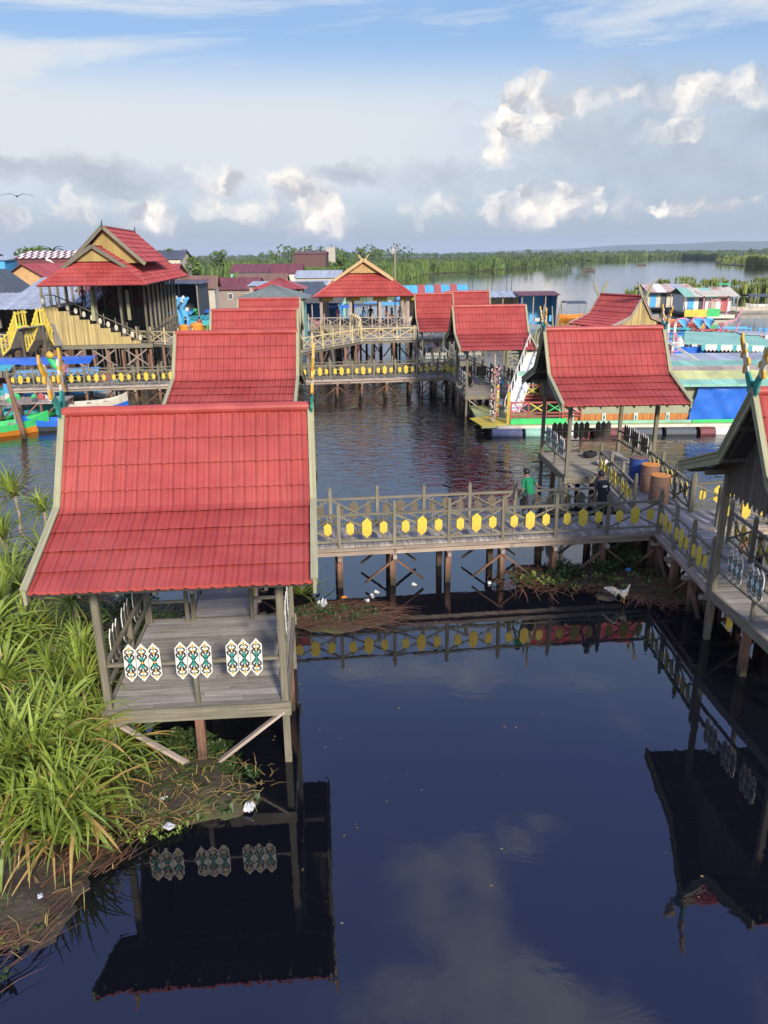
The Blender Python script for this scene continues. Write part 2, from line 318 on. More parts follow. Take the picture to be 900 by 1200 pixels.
# ------------------------------------------------------------------ tiled slopes
def tile_slope(mb, x0, x1, prof, row=0.44, pitch=0.195, m=0, xs=8, lip=0.036, rib=0.030):
    """prof: list of (y,z) from ridge to eave; metal tile rows with ribs, each row's lower edge stepping down"""
    segs = []; tot = 0
    for a, b in zip(prof, prof[1:]):
        L = math.dist(a, b); segs.append((tot, L, a, b)); tot += L
    def pos(s):
        for (t, L, a, b) in segs:
            if s <= t + L + 1e-6:
                f = (s - t) / L; d = ((b[0] - a[0]) / L, (b[1] - a[1]) / L); nrm = (-d[1], d[0])
                if nrm[1] < 0: nrm = (d[1], -d[0])
                return a[0] + (b[0] - a[0]) * f, a[1] + (b[1] - a[1]) * f, nrm
        a, b = segs[-1][2:]; L = segs[-1][1]; d = ((b[0] - a[0]) / L, (b[1] - a[1]) / L); nrm = (-d[1], d[0])
        if nrm[1] < 0: nrm = (d[1], -d[0])
        return b[0], b[1], nrm
    n = max(1, round((x1 - x0) / pitch)); pitch = (x1 - x0) / n; N = n * xs
    def wave(i):
        t = (i % xs) / xs
        return rib * (max(0, math.cos((t - .5) * 2 * math.pi)) ** 1.6) + rib * .35 * max(0, math.cos(t * 4 * math.pi)) * (1 if t > .75 or t < .25 else 0)
    rows = max(1, round(tot / row)); rl = tot / rows; flip = prof[-1][0] > prof[0][0]
    prev = None
    for r in range(rows):
        line = []
        for fr in (0.0, 0.35, 0.7, 0.93, 1.0):
            y, z, nr = pos(min(tot, (r + fr) * rl)); L_ = []
            for i in range(N + 1):
                h = wave(i) + lip * fr ** 1.3; bend = 0.05 * (wave(i) / rib) * (1 if fr > .9 else 0)
                if fr == 1.0 or fr == 0.93:
                    yy, zz, nr2 = pos(min(tot, (r + fr) * rl + bend * .6 + (.03 if fr == 1.0 else 0)))
                else: yy, zz, nr2 = y, z, nr
                h += .012 * noise.noise(Vector((i * .035, (r + fr) * .9, 4.2))) + .006 * noise.noise(Vector((i * .2, r * 3.1, 1.2))); L_.append((x0 + i * pitch / xs, yy + nr2[0] * h, zz + nr2[1] * h))
            line.append(L_)
        var = 0.5 + R_(-.06, .06)
        def strip(A, B, sm, mm=0):
            for i in range(N):
                q = [A[i], A[i + 1], B[i + 1], B[i]]
                mb.face(q if not flip else q[::-1], mm, None, var, sm)
        for a, b in zip(line, line[1:]): strip(a, b, True)
        # riser, dark underside colour painted in as the shade below each tile lip
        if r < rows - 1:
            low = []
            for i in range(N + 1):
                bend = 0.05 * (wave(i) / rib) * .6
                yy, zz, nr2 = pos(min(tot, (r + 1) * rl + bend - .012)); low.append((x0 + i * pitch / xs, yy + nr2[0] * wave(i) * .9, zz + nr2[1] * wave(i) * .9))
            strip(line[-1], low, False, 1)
        else:
            low = [(p[0], p[1], p[2] - 0.05) for p in line[-1]]; strip(line[-1], low, False)
    return mb

def ornament(mb, w, h, y=0.0):
    """elongated six-sided board with carved-look scrolls; faces -y, centre at origin"""
    tip = w * 0.62
    pts = [(-w / 2, y, -h / 2 + tip), (0, y, -h / 2), (w / 2, y, -h / 2 + tip), (w / 2, y, h / 2 - tip), (0, y, h / 2), (-w / 2, y, h / 2 - tip)]
    mb.prism([(p[0], p[1] + .018, p[2]) for p in pts][::-1], (0, -.018, 0), 0, 0.5, 4, 0)
    def flat(q, m, dy): 
        q = [(a, y - dy, b) for a, b in q]; mb.face(q, m, None, .5)
    def ribbon(c, wd, m=1, dy=.003):
        for i in range(len(c) - 1):
            (x0, z0), (x1, z1) = c[i], c[i + 1]; L = math.hypot(x1 - x0, z1 - z0) or 1; nx, nz = -(z1 - z0) / L * wd / 2, (x1 - x0) / L * wd / 2
            flat([(x0 - nx, z0 - nz), (x1 - nx, z1 - nz), (x1 + nx, z1 + nz), (x0 + nx, z0 + nz)], m, dy)
    def star(cx, cz, rx, rz, m, dy=.004):
        flat([(cx - rx, cz), (cx, cz - rz), (cx + rx, cz), (cx, cz + rz)], m, dy)
    W_ = w * .40
    for sz in (1, -1):
        for sx in (1, -1):
            c_ = []
            for k_ in range(15):                       # hooked spiral
                t = k_ / 14; a = -math.pi * .5 + t * math.pi * 1.75; r = W_ * (.50 - .30 * t)
                c_.append((sx * (W_ * .52 + r * math.cos(a)), sz * (h * .165 + r * 1.25 * math.sin(a))))
            ribbon([(sx * W_ * .1, sz * .008)] + c_, w * .165)
            c2 = [(sx * (W_ * .1 + W_ * .8 * math.sin(t * math.pi * .9)), sz * (h * .22 + h * .13 * t)) for t in [i / 8 for i in range(9)]]
            ribbon(c2, w * .13)
        star(0, sz * h * .10, w * .21, h * .07, 2); star(0, sz * h * .25, w * .14, h * .04, 3)
        star(0, sz * h * .37, w * .15, h * .06, 3); star(0, sz * h * .325, w * .09, h * .03, 2, .006)
    star(0, 0, w * .15, h * .035, 2 if random.random() < .5 else 3)
ORN_M = [M['white'], M['black'], M['teal'], M['gold'], M['dark']]

def horn_mesh(side, end):
    """carved finial board in the gable plane (x const), curving up and outwards; side = +-1 along y, end = +-1 along x"""
    parts = []
    spine = [(0.03, -.05), (0.06, .10), (0.15, .24), (0.24, .38), (0.31, .55), (0.36, .72), (0.46, .86), (0.52, .98), (0.50, 1.10)]
    wd = [.16, .20, .17, .13, .13, .15, .12, .09, .02]
    mats = [2, 2, 2, 0, 0, 3, 3, 3]
    mb = MB(); L_ = []; Rr = []
    for i, (a, b) in enumerate(spine):
        p0 = spine[max(0, i - 1)]; p1 = spine[min(len(spine) - 1, i + 1)]; d = Vector((p1[0] - p0[0], p1[1] - p0[1])).normalized(); nx = Vector((-d.y, d.x)) * wd[i] / 2
        L_.append((a + nx.x, b + nx.y)); Rr.append((a - nx.x, b - nx.y))
    for i in range(len(spine) - 1):
        q = [L_[i], Rr[i], Rr[i + 1], L_[i + 1]]
        mb.prism([(-.02, side * a, b) for a, b in q], (.04, 0, 0), mats[i], .5)
    def leaf(cy, cz, ry, rz, m, ang):                 # carved leaf lobes
        pts = []
        for k_ in range(8):
            t = k_ / 8 * 2 * math.pi; a, b = ry * math.cos(t), rz * math.sin(t); pts.append((-.024, side * (cy + a * math.cos(ang) - b * math.sin(ang)), cz + a * math.sin(ang) + b * math.cos(ang)))
        mb.prism(pts, (.048, 0, 0), m, .5)
    leaf(.12, .08, .09, .07, 2, .4); leaf(.00, .20, .06, .05, 2, 1.2); leaf(.34, .44, .05, .10, 3, .3); leaf(.22, .60, .04, .08, 3, -.4); leaf(.45, .70, .04, .09, 3, .5); leaf(.36, .86, .04, .07, 0, -.3)
    leaf(.04, .06, .035, .035, 0, 0)
    return mb

CK = {}
RID, KZ, EZ = 6.05, 4.60, 3.92           # ridge, kink and eave heights
KY, EY = 0.95, 2.72                      # kink and eave distance from the ridge
RX = 2.08                                # half length of the ridge
def cached(key, fn):
    if key not in CK: CK[key] = fn()
    else:
        o = CK[key].copy(); COL.objects.link(o); return o
    return CK[key]
def sub(key, fn, parent, loc=None, rz=None):
    o = cached(key, fn); o.parent = parent; 
    if loc is not None: o.location = loc
    if rz is not None: o.rotation_euler = (0, 0, rz)
    return o

def railing_board(root, L, n_groups, loc, rz, gap=None, name='railing', paint=True, group_sp=0.85, mid=True):
    """balustrade along local x, length L, faces -y; painted hex boards in groups of three"""
    rl = MB(); r0 = None
    spans = [(-L / 2, L / 2)] if gap is None else [(a_, b_) for a_, b_ in ((-L / 2, gap[0]), (gap[1], L / 2)) if b_ - a_ > .15]
    for a, b in spans:
        if r0 is None and rl.v: r0 = rl.build(name, [M['frame']], root, loc); r0.rotation_euler = (0, 0, rz); rl = MB()
        for z in ((.86, .48) if mid else (.82,)):
            rl.beam((a, 0.05, 1.25 + z), (b, 0.05, 1.25 + z), .07, .05, 0)
        n = max(1, round((b - a) / 1.5))
        for i in range(n + 1):
            if gap is None and i in (0, n): continue
            x = a + (b - a) * i / n; rl.box(x - .04, x + .04, .01, .09, 1.25, 1.25 + (.95 if gap is not None else .84), 0)
    if not rl.v: return None
    r = rl.build(name, [M['frame']], root, loc); r.rotation_euler = (0, 0, rz)
    for gi in range(n_groups):
        gx = (gi - (n_groups - 1) / 2) * group_sp
        if gap is not None and gap[0] - .3 < gx < gap[1] + .3: continue
        for j in (-1, 0, 1):
            def mk():
                mb = MB(); ornament(mb, .195, .72); return mb.build('ornament_panel', ORN_M)
            o = sub('orn%d' % random.randrange(3), mk, r, (gx + j * .205, -.005, 1.25 + .87), None)
            o.rotation_euler = (0, R_(-.02, .02), 0)
    return r

def pavilion(label, loc, rz, front=3, back_gap=None, front_gap=None, legs=True, horns=True, floor=True, gables=True, sc=(1, 1, 1), detail=True, group='red roofed pavilions along the boardwalk'):
    t = thing('pavilion', label, 'pavilion', loc, rz, group); t.scale = sc
    def mk_roof():
        mb = MB(); pf = [(0, RID), (KY, KZ), (EY, EZ)]
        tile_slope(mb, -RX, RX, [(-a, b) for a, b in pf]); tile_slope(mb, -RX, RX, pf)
        for s in (1, -1):                            # boarded underside
            for (a, b), (c_, d) in zip(pf, pf[1:]):
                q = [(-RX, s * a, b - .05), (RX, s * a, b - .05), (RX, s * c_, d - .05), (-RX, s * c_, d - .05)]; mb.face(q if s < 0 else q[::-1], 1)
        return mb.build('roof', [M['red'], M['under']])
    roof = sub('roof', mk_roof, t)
    def mk_ridge():
        mb = MB(); pts = [(-RX - .02, 0, RID + .03)] + [(-RX + .02 + i * (2 * RX - .04) / 8, 0, RID + .045 + .006 * (i % 2)) for i in range(9)] + [(RX + .02, 0, RID + .03)]
        return mb.tube(pts, .088, 12, 0, var=.55).build('ridge_cap', [M['red']])
    sub('ridge', mk_ridge, roof)
    for e in (1, -1):
        for s in (1, -1):
            def mk_b(e=e, s=s):
                mb = MB(); x = e * (RX + .035)
                P_ = [(0, RID + .09), (KY, KZ + .07), (EY + .06, EZ + .07)]; Q = [(0, RID - .20), (KY + .0, KZ - .18), (EY + .06, EZ - .15)]
                for i in range(2):
                    mb.prism([(x - .025, s * P_[i][0], P_[i][1]), (x - .025, s * P_[i + 1][0], P_[i + 1][1]), (x - .025, s * Q[i + 1][0], Q[i + 1][1]), (x - .025, s * Q[i][0], Q[i][1])], (.05, 0, 0), 0, .5)
                    a = Vector((x, s * P_[i][0], P_[i][1] + .02)); b = Vector((x, s * P_[i + 1][0], P_[i + 1][1] + .02))
                    mb.beam(a, b, .11, .035, 0, var=.75)
                    lo = -.10
                    mb.beam(a + Vector((e * .035, 0, lo)), b + Vector((e * .035, 0, lo)), .02, .03, 0, var=.25)
                return mb.build('bargeboard', [M['khaki']])
            sub('barge%d%d' % (e, s), mk_b, roof)
            if horns:
                def mk_h(e=e, s=s): return horn_mesh(s, e).build('finial', [M['cream'], M['black'], M['teal'], M['gold']])
                h = sub('horn%d%d' % (e, s), mk_h, roof, (e * (RX + .05), 0, RID - .02))
                h.rotation_euler = (0, rad(e * 4), 0)
        if gables:
            def mk_g(e=e):
                mb = MB(); x = e * 1.55; n = 17; yw = 1.60
                for i in range(n):
                    y0 = -yw + i * 2 * yw / n; y1 = y0 + 2 * yw / n - .012
                    def top(y):
                        a = abs(y); return (RID + (KZ - RID) * a / KY if a < KY else KZ + (EZ - KZ) * (a - KY) / (EY - KY)) - .07
                    zb = 3.62; ym = (y0 + y1) / 2
                    mb.prism([(x, y0, top(y0)), (x, y0, zb + .08), (x, ym, zb - .08), (x, y1, zb + .08), (x, y1, top(y1))], (.025, 0, 0), 0, random.random())
                return mb.build('gable_board', [M['dark']])
            sub('gab%d' % e, mk_g, t)
    def mk_fr():
        mb = MB()
        for s in (1, -1):
            mb.beam((-RX + .05, s * 1.64, 3.9 + .16), (RX - .05, s * 1.64, 4.06), .09, .12); mb.beam((-RX, s * .95, 4.50), (RX, s * .95, 4.50), .06, .09)
            mb.beam((-RX, s * 2.3, 3.93), (RX, s * 2.3, 3.93), .06, .08); mb.beam((-RX, s * .45, 5.28), (RX, s * .45, 5.28), .06, .09)
            mb.beam((s * 1.5, -1.65, 3.9), (s * 1.5, 1.65, 3.9), .09, .12)
        mb.beam((-RX, 0, RID - .16), (RX, 0, RID - .16), .08, .12)
        for i in range(8):
            x = -RX + .15 + i * (2 * RX - .3) / 7
            for s in (1, -1):
                mb.beam((x, 0, RID - .1), (x, s * KY, KZ - .1), .05, .07); mb.beam((x, s * KY, KZ - .1), (x, s * (EY - .04), EZ - .09), .05, .07)
        return mb.build('roof_frame', [M['dark']])
    sub('rframe', mk_fr, t)
    if floor:
        def mk_d():
            mb = MB(); n = 22
            for i in range(n):
                y0 = -1.70 + i * 3.4 / n
                cut = R_(-.8, .8)
                mb.box(-1.5, cut, y0, y0 + 3.4 / n - .008, 1.19, 1.25 + R_(-.003, .003)); mb.box(cut + .006, 1.5, y0, y0 + 3.4 / n - .008, 1.19, 1.25 + R_(-.003, .003))
            return mb.build('deck', [M['deck']])
        sub('deck', mk_d, t)
    def mk_fas():
        mb = MB()
        for s in (1, -1):
            mb.box(-1.6, 1.6, s * 1.74 - .035, s * 1.74 + .035, 1.02, 1.262, var=.75); mb.box(s * 1.54 - .03, s * 1.54 + .03, -1.70, 1.70, 1.02, 1.262, var=.6)
        for y in (-.9, 0, .9): mb.box(-1.5, 1.5, y - .05, y + .05, 1.03, 1.185)
        return mb.build('deck_beam', [M['frame']])
    sub('fascia', mk_fas, t)
    for sx in (1, -1):
        for sy in (1, -1):
            def mk_p(): 
                mb = MB(); mb.box(-.06, .06, -.06, .06, -.8, 4.02, var=.5); return mb.build('post', [M['frame']])
            sub('post', mk_p, t, (sx * 1.5, sy * 1.64, 0))
    if legs:
        for x, y in ((0, -1.64), (0, 1.64), (-1.5, 0), (1.5, 0), (0, 0)):
            def mk_l():
                mb = MB(); mb.box(-.075, .075, -.075, .075, -.9, 1.03, var=.55); return mb.build('leg', [M['pile']])
            sub('leg', mk_l, t, (x, y, 0))
        for sx in (1, -1):
            for y in (-1.72, 1.72):
                def mk_br(sx=sx):
                    mb = MB(); mb.beam((sx * 1.48, 0, 1.08), (sx * .16, 0, .02), .05, .11, up=(0, 1, 0), var=.8); return mb.build('brace', [M['pale']])
                sub('brace%d' % sx, mk_br, t, (0, y, 0))
    if front: 
        railing_board(t, 2.9, 3, (0, -1.66, 0), 0, gap=front_gap, mid=False)
        railing_board(t, 3.2, 3, (-1.50, 0, 0), rad(-90)); railing_board(t, 3.2, 3, (1.50, 0, 0), rad(90))
        railing_board(t, 2.9, 3, (0, 1.66, 0), rad(180), gap=back_gap)
    return t

P1 = pavilion('largest nearest red tiled pavilion, over the left bank beside the strap leaved plants', (-3.38, 13.22, 0), rad(4.5), back_gap=(-.68, .68))
P2 = pavilion('red tiled pavilion directly behind the nearest one, second in the row', (-5.05, 27.3, 0), rad(2), back_gap=(-.68, .68), front_gap=(-.68, .68), horns=False)
P3 = pavilion('red tiled pavilion third in the straight row behind the nearest roof', (-6.25, 38.9, 0), rad(3), back_gap=(-.68, .68), front_gap=(-.68, .68), horns=False)
P4 = pavilion('farthest pavilion of the straight row, just before the grey green hip roof', (-7.2, 50.9, 0), rad(3), back_gap=(-.68, .68), front_gap=(-.68, .68), sc=(.93, 1, .985), horns=False)
MR = pavilion('open red tiled pavilion past the oil drums, with bags lying on its deck', (7.72, 27.35, 0), rad(3.5), front_gap=(-1.5, 1.5))
for _h in [o for o in bpy.data.objects if o.name.startswith('finial') and o.parent and o.parent.parent is MR]: _h.scale = (1, .8, .75)
RP = pavilion('half seen pavilion at the right edge showing its dark boarded gable', (9.10, 14.55, 0), rad(3), back_gap=(-.3, 1.5))
MP = pavilion('red tiled pavilion above the blue topped bucket at the far boardwalk end', (5.95, 44.0, 0), rad(4), front_gap=(-1.5, 1.5), sc=(.97, 1, .96), horns=False)
MP2 = pavilion('small red roof pavilion left of the one above the bucket', (3.45, 53.0, 0), rad(3), sc=(.60, 1, 1), horns=False)
MP3 = pavilion('red roof half hidden behind the two far right pavilions', (6.1, 57.0, 0), rad(3), sc=(.75, 1, .99), horns=False)

# ------------------------------------------------------------------ boardwalks
def hexmesh(big, two):
    def f():
        mb = MB(); w, h = (.125, .28) if big else (.10, .185)
        t = h * .42
        pts = [(-w, .012, -h + t), (0, .012, -h), (w, .012, -h + t), (w, .012, h - t), (0, .012, h), (-w, .012, h - t)]
        mb.prism(pts[::-1], (0, -.024, 0), 0, .5, 0 if two else 1, 0); return mb.build('plaque', [M['yellow'], M['brownhex']])
    return f
def xrail(root, a, b, side, paint='yellow', z=1.25, bay=1.4, timber='frame', two=False, deep=1.0, name='railing'):
    """X-braced balustrade from a to b (local xy), outer face towards side*normal"""
    a = Vector((a[0], a[1], 0)); b = Vector((b[0], b[1], 0)); L = (b - a).length; n = max(1, round(L / bay)); bw = L / n
    ang = math.atan2(b.y - a.y, b.x - a.x)
    if side < 0: a, b = b, a; ang += math.pi
    mb = MB(); Hh = .86
    for zz, w, h in ((Hh, .07, .06), (.12, .05, .06)): mb.beam((0, 0, zz), (L, 0, zz), w, h)
    for i in range(n + 1):
        mb.box(i * bw - .045, i * bw + .045, -.045, .045, -.12, 1.12 + R_(-.02, .03)); mb.box(i * bw - .032, i * bw + .032, -.032, .032, 1.10, 1.20)
    for i in range(n):
        x0 = i * bw + .04; x1 = (i + 1) * bw - .04
        mb.beam((x0, .014, .14), (x1, .014, Hh - .04), .022, .05, up=(0, 0, 1)); mb.beam((x0, -.014, Hh - .04), (x1, -.014, .14), .022, .05, up=(0, 0, 1))
        for f in (.2, .8): mb.box(i * bw + bw * f - .016, i * bw + bw * f + .016, -.040, -.028, .14, Hh)
    r = mb.build(name, [M[timber]], root, (a.x, a.y, z)); r.rotation_euler = (0, 0, ang)
    if paint:
        for i in range(n):
            for f, bg in ((.2, 0), (.5, 1), (.8, 0)):
                o = sub('hex%d%d' % (bg, two), hexmesh(bg, two), r, (i * bw + bw * f, -.058, .49)); o.rotation_euler = (0, R_(-.03, .03), 0)
    return r
def boardwalk(label, a, b, width, left=True, right=True, z=1.25, group='boardwalk sections on piles', pile_sp=1.45, lskip=None, rskip=None, braces=True, timber='frame', paint='yellow', two_r=False, two_l=False, floor='deck', railbay=1.4, depth=-.9, lr=None, rr=None):
    """from a to b; local x runs along it, right-hand side is y<0"""
    a = Vector((a[0], a[1], 0)); b = Vector((b[0], b[1], 0)); L = (b - a).length; ang = math.atan2(b.y - a.y, b.x - a.x)
    t = thing('boardwalk', label, 'boardwalk', (a.x, a.y, 0), ang, group)
    mb = MB(); n = round(L / .16)
    for i in range(n):
        x = i * L / n; mb.box(x, x + L / n - .01, -width / 2, width / 2, z - .05, z + R_(-.004, .004))
    mb.build('deck', [M[floor]], t)
    fb = MB()
    for s in (1, -1):
        x = 0
        while x < L:
            x1 = min(L, x + R_(3.2, 4.2)); fb.box(x, x1 - .01, s * (width / 2 + .005) - .04, s * (width / 2 + .005) + .04, z - .14, z - .052); fb.box(max(0, x - .3), x1 - .2, s * (width / 2 - .1) - .05, s * (width / 2 - .1) + .05, z - .30, z - .142)
            x = x1
    n = max(1, round(L / pile_sp))
    for i in range(n + 1):
        x = min(max(i * L / n, .1), L - .1); fb.box(x - .05, x + .05, -width / 2 - .12, width / 2 + .12, z - .40, z - .305)
    fb.build('deck_beam', [M['pale']], t)
    for i in range(n + 1):
        x = min(max(i * L / n, .1), L - .1)
        for s in (1, -1):
            zz = z
            def mk_pl(zz=zz):
                q = MB(); q.box(-.075, .075, -.075, .075, depth, zz - .16, var=.5); return q.build('pile', [M['pile']])
            o = sub('pile%.2f%.2f' % (z, depth), mk_pl, t, (x + R_(-.04, .04), s * (width / 2 - .16), 0)); o.rotation_euler = (R_(-.02, .02), R_(-.02, .02), R_(0, .5))
        if braces and i < n and i % 2 == 0 and z > .8:
            for s in (1, -1):
                def mk_x(zz=z):
                    q = MB(); q.beam((-.8, 0, .15), (0, 0, zz - .45), .045, .09, up=(0, 1, 0)); q.beam((.8, .05, .15), (0, .05, zz - .45), .045, .09, up=(0, 1, 0)); return q.build('brace', [M['pile']])
                sub('xb%.2f' % z, mk_x, t, (x, s * (width / 2 - .05) - .02, 0))
    def rng(lim): return (0 if lim is None else lim[0], L if lim is None else lim[1])
    if left: 
        r0, r1 = rng(lr); xrail(t, (r0, width / 2 - .04), (r1, width / 2 - .04), -1, paint, z, railbay, timber, two_l)
    if right: 
        r0, r1 = rng(rr); xrail(t, (r0, -width / 2 + .04), (r1, -width / 2 + .04), 1, paint, z, railbay, timber, two_r)
    return t
# main cross walkway with the yellow plaques
boardwalk('long walkway with yellow plaques where two people stand, beside the drums', (-2.75, 19.70), (7.55, 20.83), 1.5, lr=(0, 9.3))
boardwalk('walkway turning from the plaque walkway down to the right edge pavilion', (8.35, 20.1), (8.3, 16.35), 1.6, left=False, right=False, braces=True)
BW = [o for o in bpy.data.objects if o.name.startswith('boardwalk')][-1]
xrail(BW, (0.2, -.78), (3.75, -.78), 1, 'yellow'); xrail(BW, (1.0, .78), (3.75, .78), -1, 'yellow', two=True)
boardwalk('walkway leaving the drum corner towards the right edge of the picture', (7.56, 20.84), (15.5, 21.7), 1.5, lr=(1.7, 7.99), rr=(1.7, 7.99), two_l=True)
boardwalk('short walkway with three oil drums leading to the open pavilion', (8.25, 21.66), (8.32, 25.7), 1.75, two_l=True, lr=(0, 4.0), rr=(0, 4.0))
# the row behind the nearest pavilion
boardwalk('narrow planked walkway between the two nearest pavilions', (-3.47, 14.95), (-4.95, 25.55), 1.3, lr=(0, 10.6), rr=(0, 4.0))
boardwalk('walkway joining the second and third pavilion of the row', (-5.1, 29.0), (-6.1, 37.1), 1.3)
boardwalk('walkway joining the third and fourth pavilion of the row', (-6.35, 40.6), (-6.95, 47.9), 1.3)
boardwalk('far cross walkway right half, yellow plaques, ending at the bucket pavilion', (-6.0, 48.6), (4.75, 49.9), 1.5)
boardwalk('far cross walkway left half, yellow plaques, below the grandstand', (-22.4, 46.7), (-7.9, 48.4), 1.5)
boardwalk('walkway bridging the far walkway and the bucket pavilion deck', (4.75, 50.2), (5.7, 45.8), 1.6, two_l=True)

# ------------------------------------------------------------------ peat banks and floating mats
def ground_mat():
    m = bpy.data.materials.new('peat and moss'); m.use_nodes = True; q = G(m.node_tree); bs = m.node_tree.nodes['Principled BSDF']
    p = q.n('ShaderNodeTexCoord').outputs['Object']
    a = q.mix(q.mr(q.noise(p, 2.2, 8, .7), .35, .65), (0.022, 0.017, 0.011), (0.09, 0.06, 0.033))
    a = q.mix(q.mr(q.noise(q.v('ADD', p, (7, 3, 0)), 1.4, 7, .7), .50, .66), a, (0.085, 0.095, 0.018))
    a = q.mix(q.mr(q.noise(q.v('ADD', p, (17, 3, 5)), 9, 5, .7), .60, .70, 0, .8), a, (0.26, 0.19, 0.10))
    q.lk(a, bs.inputs['Base Color']); bs.inputs['Roughness'].default_value = .8
    b = q.n('ShaderNodeBump'); b.inputs['Distance'].default_value = .06; b.inputs['Strength'].default_value = .8; q.lk(q.noise(p, 14, 6, .7), b.inputs['Height']); q.lk(b.outputs[0], bs.inputs['Normal'])
    return m
GM = ground_mat()
def inside(ells, x, y):
    return max(1 - ((x - a) / c_) ** 2 - ((y - b) / d) ** 2 for a, b, c_, d in ells)
def mound(name, ells, top, step=.11, amp=.6):
    x0 = min(e[0] - e[2] * 1.4 for e in ells); x1 = max(e[0] + e[2] * 1.4 for e in ells); y0 = min(e[1] - e[3] * 1.4 for e in ells); y1 = max(e[1] + e[3] * 1.4 for e in ells)
    nx = int((x1 - x0) / step); ny = int((y1 - y0) / step); H_ = {}
    def h(i, j):
        if (i, j) not in H_:
            x = x0 + i * step; y = y0 + j * step; d = inside(ells, x, y) + amp * noise.fractal(Vector((x * .7, y * .7, 3)), 1.0, 2.0, 4)
            z = min(top, d * .35) + .05 * noise.fractal(Vector((x * 3, y * 3, 0)), 1.0, 2.0, 3) - .02; H_[i, j] = (x, y, max(z, -.12))
        return H_[i, j]
    mb = MB()
    for i in range(nx):
        for j in range(ny):
            q = [h(i, j), h(i + 1, j), h(i + 1, j + 1), h(i, j + 1)]
            if max(p[2] for p in q) > -.11: mb.face(q, 0, None, .5, True)
    return tag(mb.build(name, GM, merge=True), kind='structure')
BANK = [(-8.5, 8.9, 4.2, 3.4), (-8.2, 13, 3.5, 4), (-10, 18.5, 3.0, 4.8), (-3.9, 10.9, 1.9, .95), (-6.4, 16.2, 1.7, 2.6)]
mound('ground', BANK, .16)
mound('ground', [(-1.3, 17.4, 1.55, .75)], .06, amp=.5)
mound('ground', [(5.6, 19.9, 2.2, .6), (7.7, 18.6, .7, .7), (6.1, 18.5, .8, .45)], .03, amp=1.3)
def litter(name, ells, n, m, lmin, lmax, w, z, dirn=None, spread=3.2, kindm=('dryleaf',), curve=.1, thr=.0):
    mb = MB(); cnt = 0; tries = 0
    while cnt < n and tries < n * 40:
        tries += 1
        e = random.choice(ells); x = e[0] + R_(-1, 1) * e[2] * 1.1; y = e[1] + R_(-1, 1) * e[3] * 1.1
        v = inside(ells, x, y)
        if v < thr - .15 or v > .9 + random.random() * 3: continue
        a = (dirn if dirn is not None else 0) + R_(-spread, spread); L = R_(lmin, lmax); zz = z + R_(0, .07); d = Vector((math.cos(a), math.sin(a), R_(-.06, .06))); s = Vector((-d.y, d.x, 0)) * w * R_(.5, 1.2) / 2
        p = Vector((x, y, zz)); var = random.random(); bend = s.normalized() * R_(-curve, curve) * L
        pts = [p, p + d * L / 2 + bend + Vector((0, 0, .03)), p + d * L]
        for i in range(2):
            s0 = s * (1 if i == 0 else .8); s1 = s * (.8 if i == 0 else .25)
            mb.face([pts[i] - s0, pts[i] + s0, pts[i + 1] + s1, pts[i + 1] - s1], 0, None, var)
        cnt += 1
    o = mb.build(name, M[kindm[0]]); return tag(o, 'dead reeds, leaf litter and twigs strewn over the peat bank', 'plant litter', kind='stuff')
litter('plant_litter', BANK, 1500, 'dryleaf', .12, .5, .016, .13)
M['stick'] = leafmat('wet brown stalk', (0.06, 0.03, 0.015), (0.22, 0.10, 0.05), .7, 0)
litter('plant_litter', [(-5.9, 8.3, 1.1, 1.2), (-4.6, 10.1, 1.5, .45)], 260, 'stick', .3, 1.1, .020, .05, dirn=rad(42), spread=.5, kindm=('stick',), thr=.22)['label'] = 'red brown fallen stalks along the edge of the left bank'
litter('plant_litter', [(-4.95, 8.1, .35, 1.0), (-4.4, 9.3, .5, .35)], 150, 'stick', .3, .9, .02, .05, dirn=rad(62), spread=.4, kindm=('stick',), thr=-.2)['label'] = 'reddish stalks washed up along the lower left shoreline'
litter('plant_litter', [(-1.3, 17.4, 1.5, .75)], 420, 'stick', .2, .9, .025, .05, dirn=0, spread=.6, kindm=('stick',))['label'] = 'dark twigs and stalks on the small floating mat right of the nearest pavilion'
litter('plant_litter', [(5.6, 19.5, 2.6, .9), (7.4, 18.5, 1.0, .7)], 1500, 'stick', .15, .8, .025, .05, dirn=0, spread=3, kindm=('stick',))['label'] = 'twigs and stalks caught under the plaque walkway'
def tufts(label, ells, n, h, m, name='ground_cover'):
    mb = MB()
    for _ in range(n):
        e = random.choice(ells); a = R_(0, 6.28); r = math.sqrt(random.random()) * 1.0; x = e[0] + math.cos(a) * e[2] * r; y = e[1] + math.sin(a) * e[3] * r; 
        base = Vector((x, y, .03)); v0 = random.random()
        for k_ in range(6):
            b = R_(0, 6.28); d = Vector((math.cos(b), math.sin(b), 0)); L = h * R_(.4, 1); w = L * .14; s = Vector((-d.y, d.x, 0)) * w
            p1 = base + d * L * .45 + Vector((0, 0, L * .6)); p2 = base + d * L * .9 + Vector((0, 0, L * R_(.3, .8)))
            mb.face([base - s * .4, base + s * .4, p1 + s, p1 - s], 0, None, v0 * .6 + random.random() * .4); mb.face([p1 - s, p1 + s, p2], 0, None, v0)
    return tag(mb.build(name, M[m]), label, 'ground cover', kind='stuff')
tufts('low green weeds growing on the left bank', BANK, 900, .22, 'bush'); tufts('bright mossy sprigs on the bare peat at lower left', [(-5.9, 8.3, 1.3, 1.4), (-4.6, 10.1, 1.6, .6)], 420, .12, 'leaf'); tufts('mossy water weed on the mat under the plaque walkway', [(5.6, 19.6, 2.2, .7), (7.4, 18.6, .9, .6)], 330, .18, 'bush'); tufts('bright water weed sprigs under the plaque walkway', [(5.6, 19.4, 2.0, .6)], 60, .2, 'leaf')
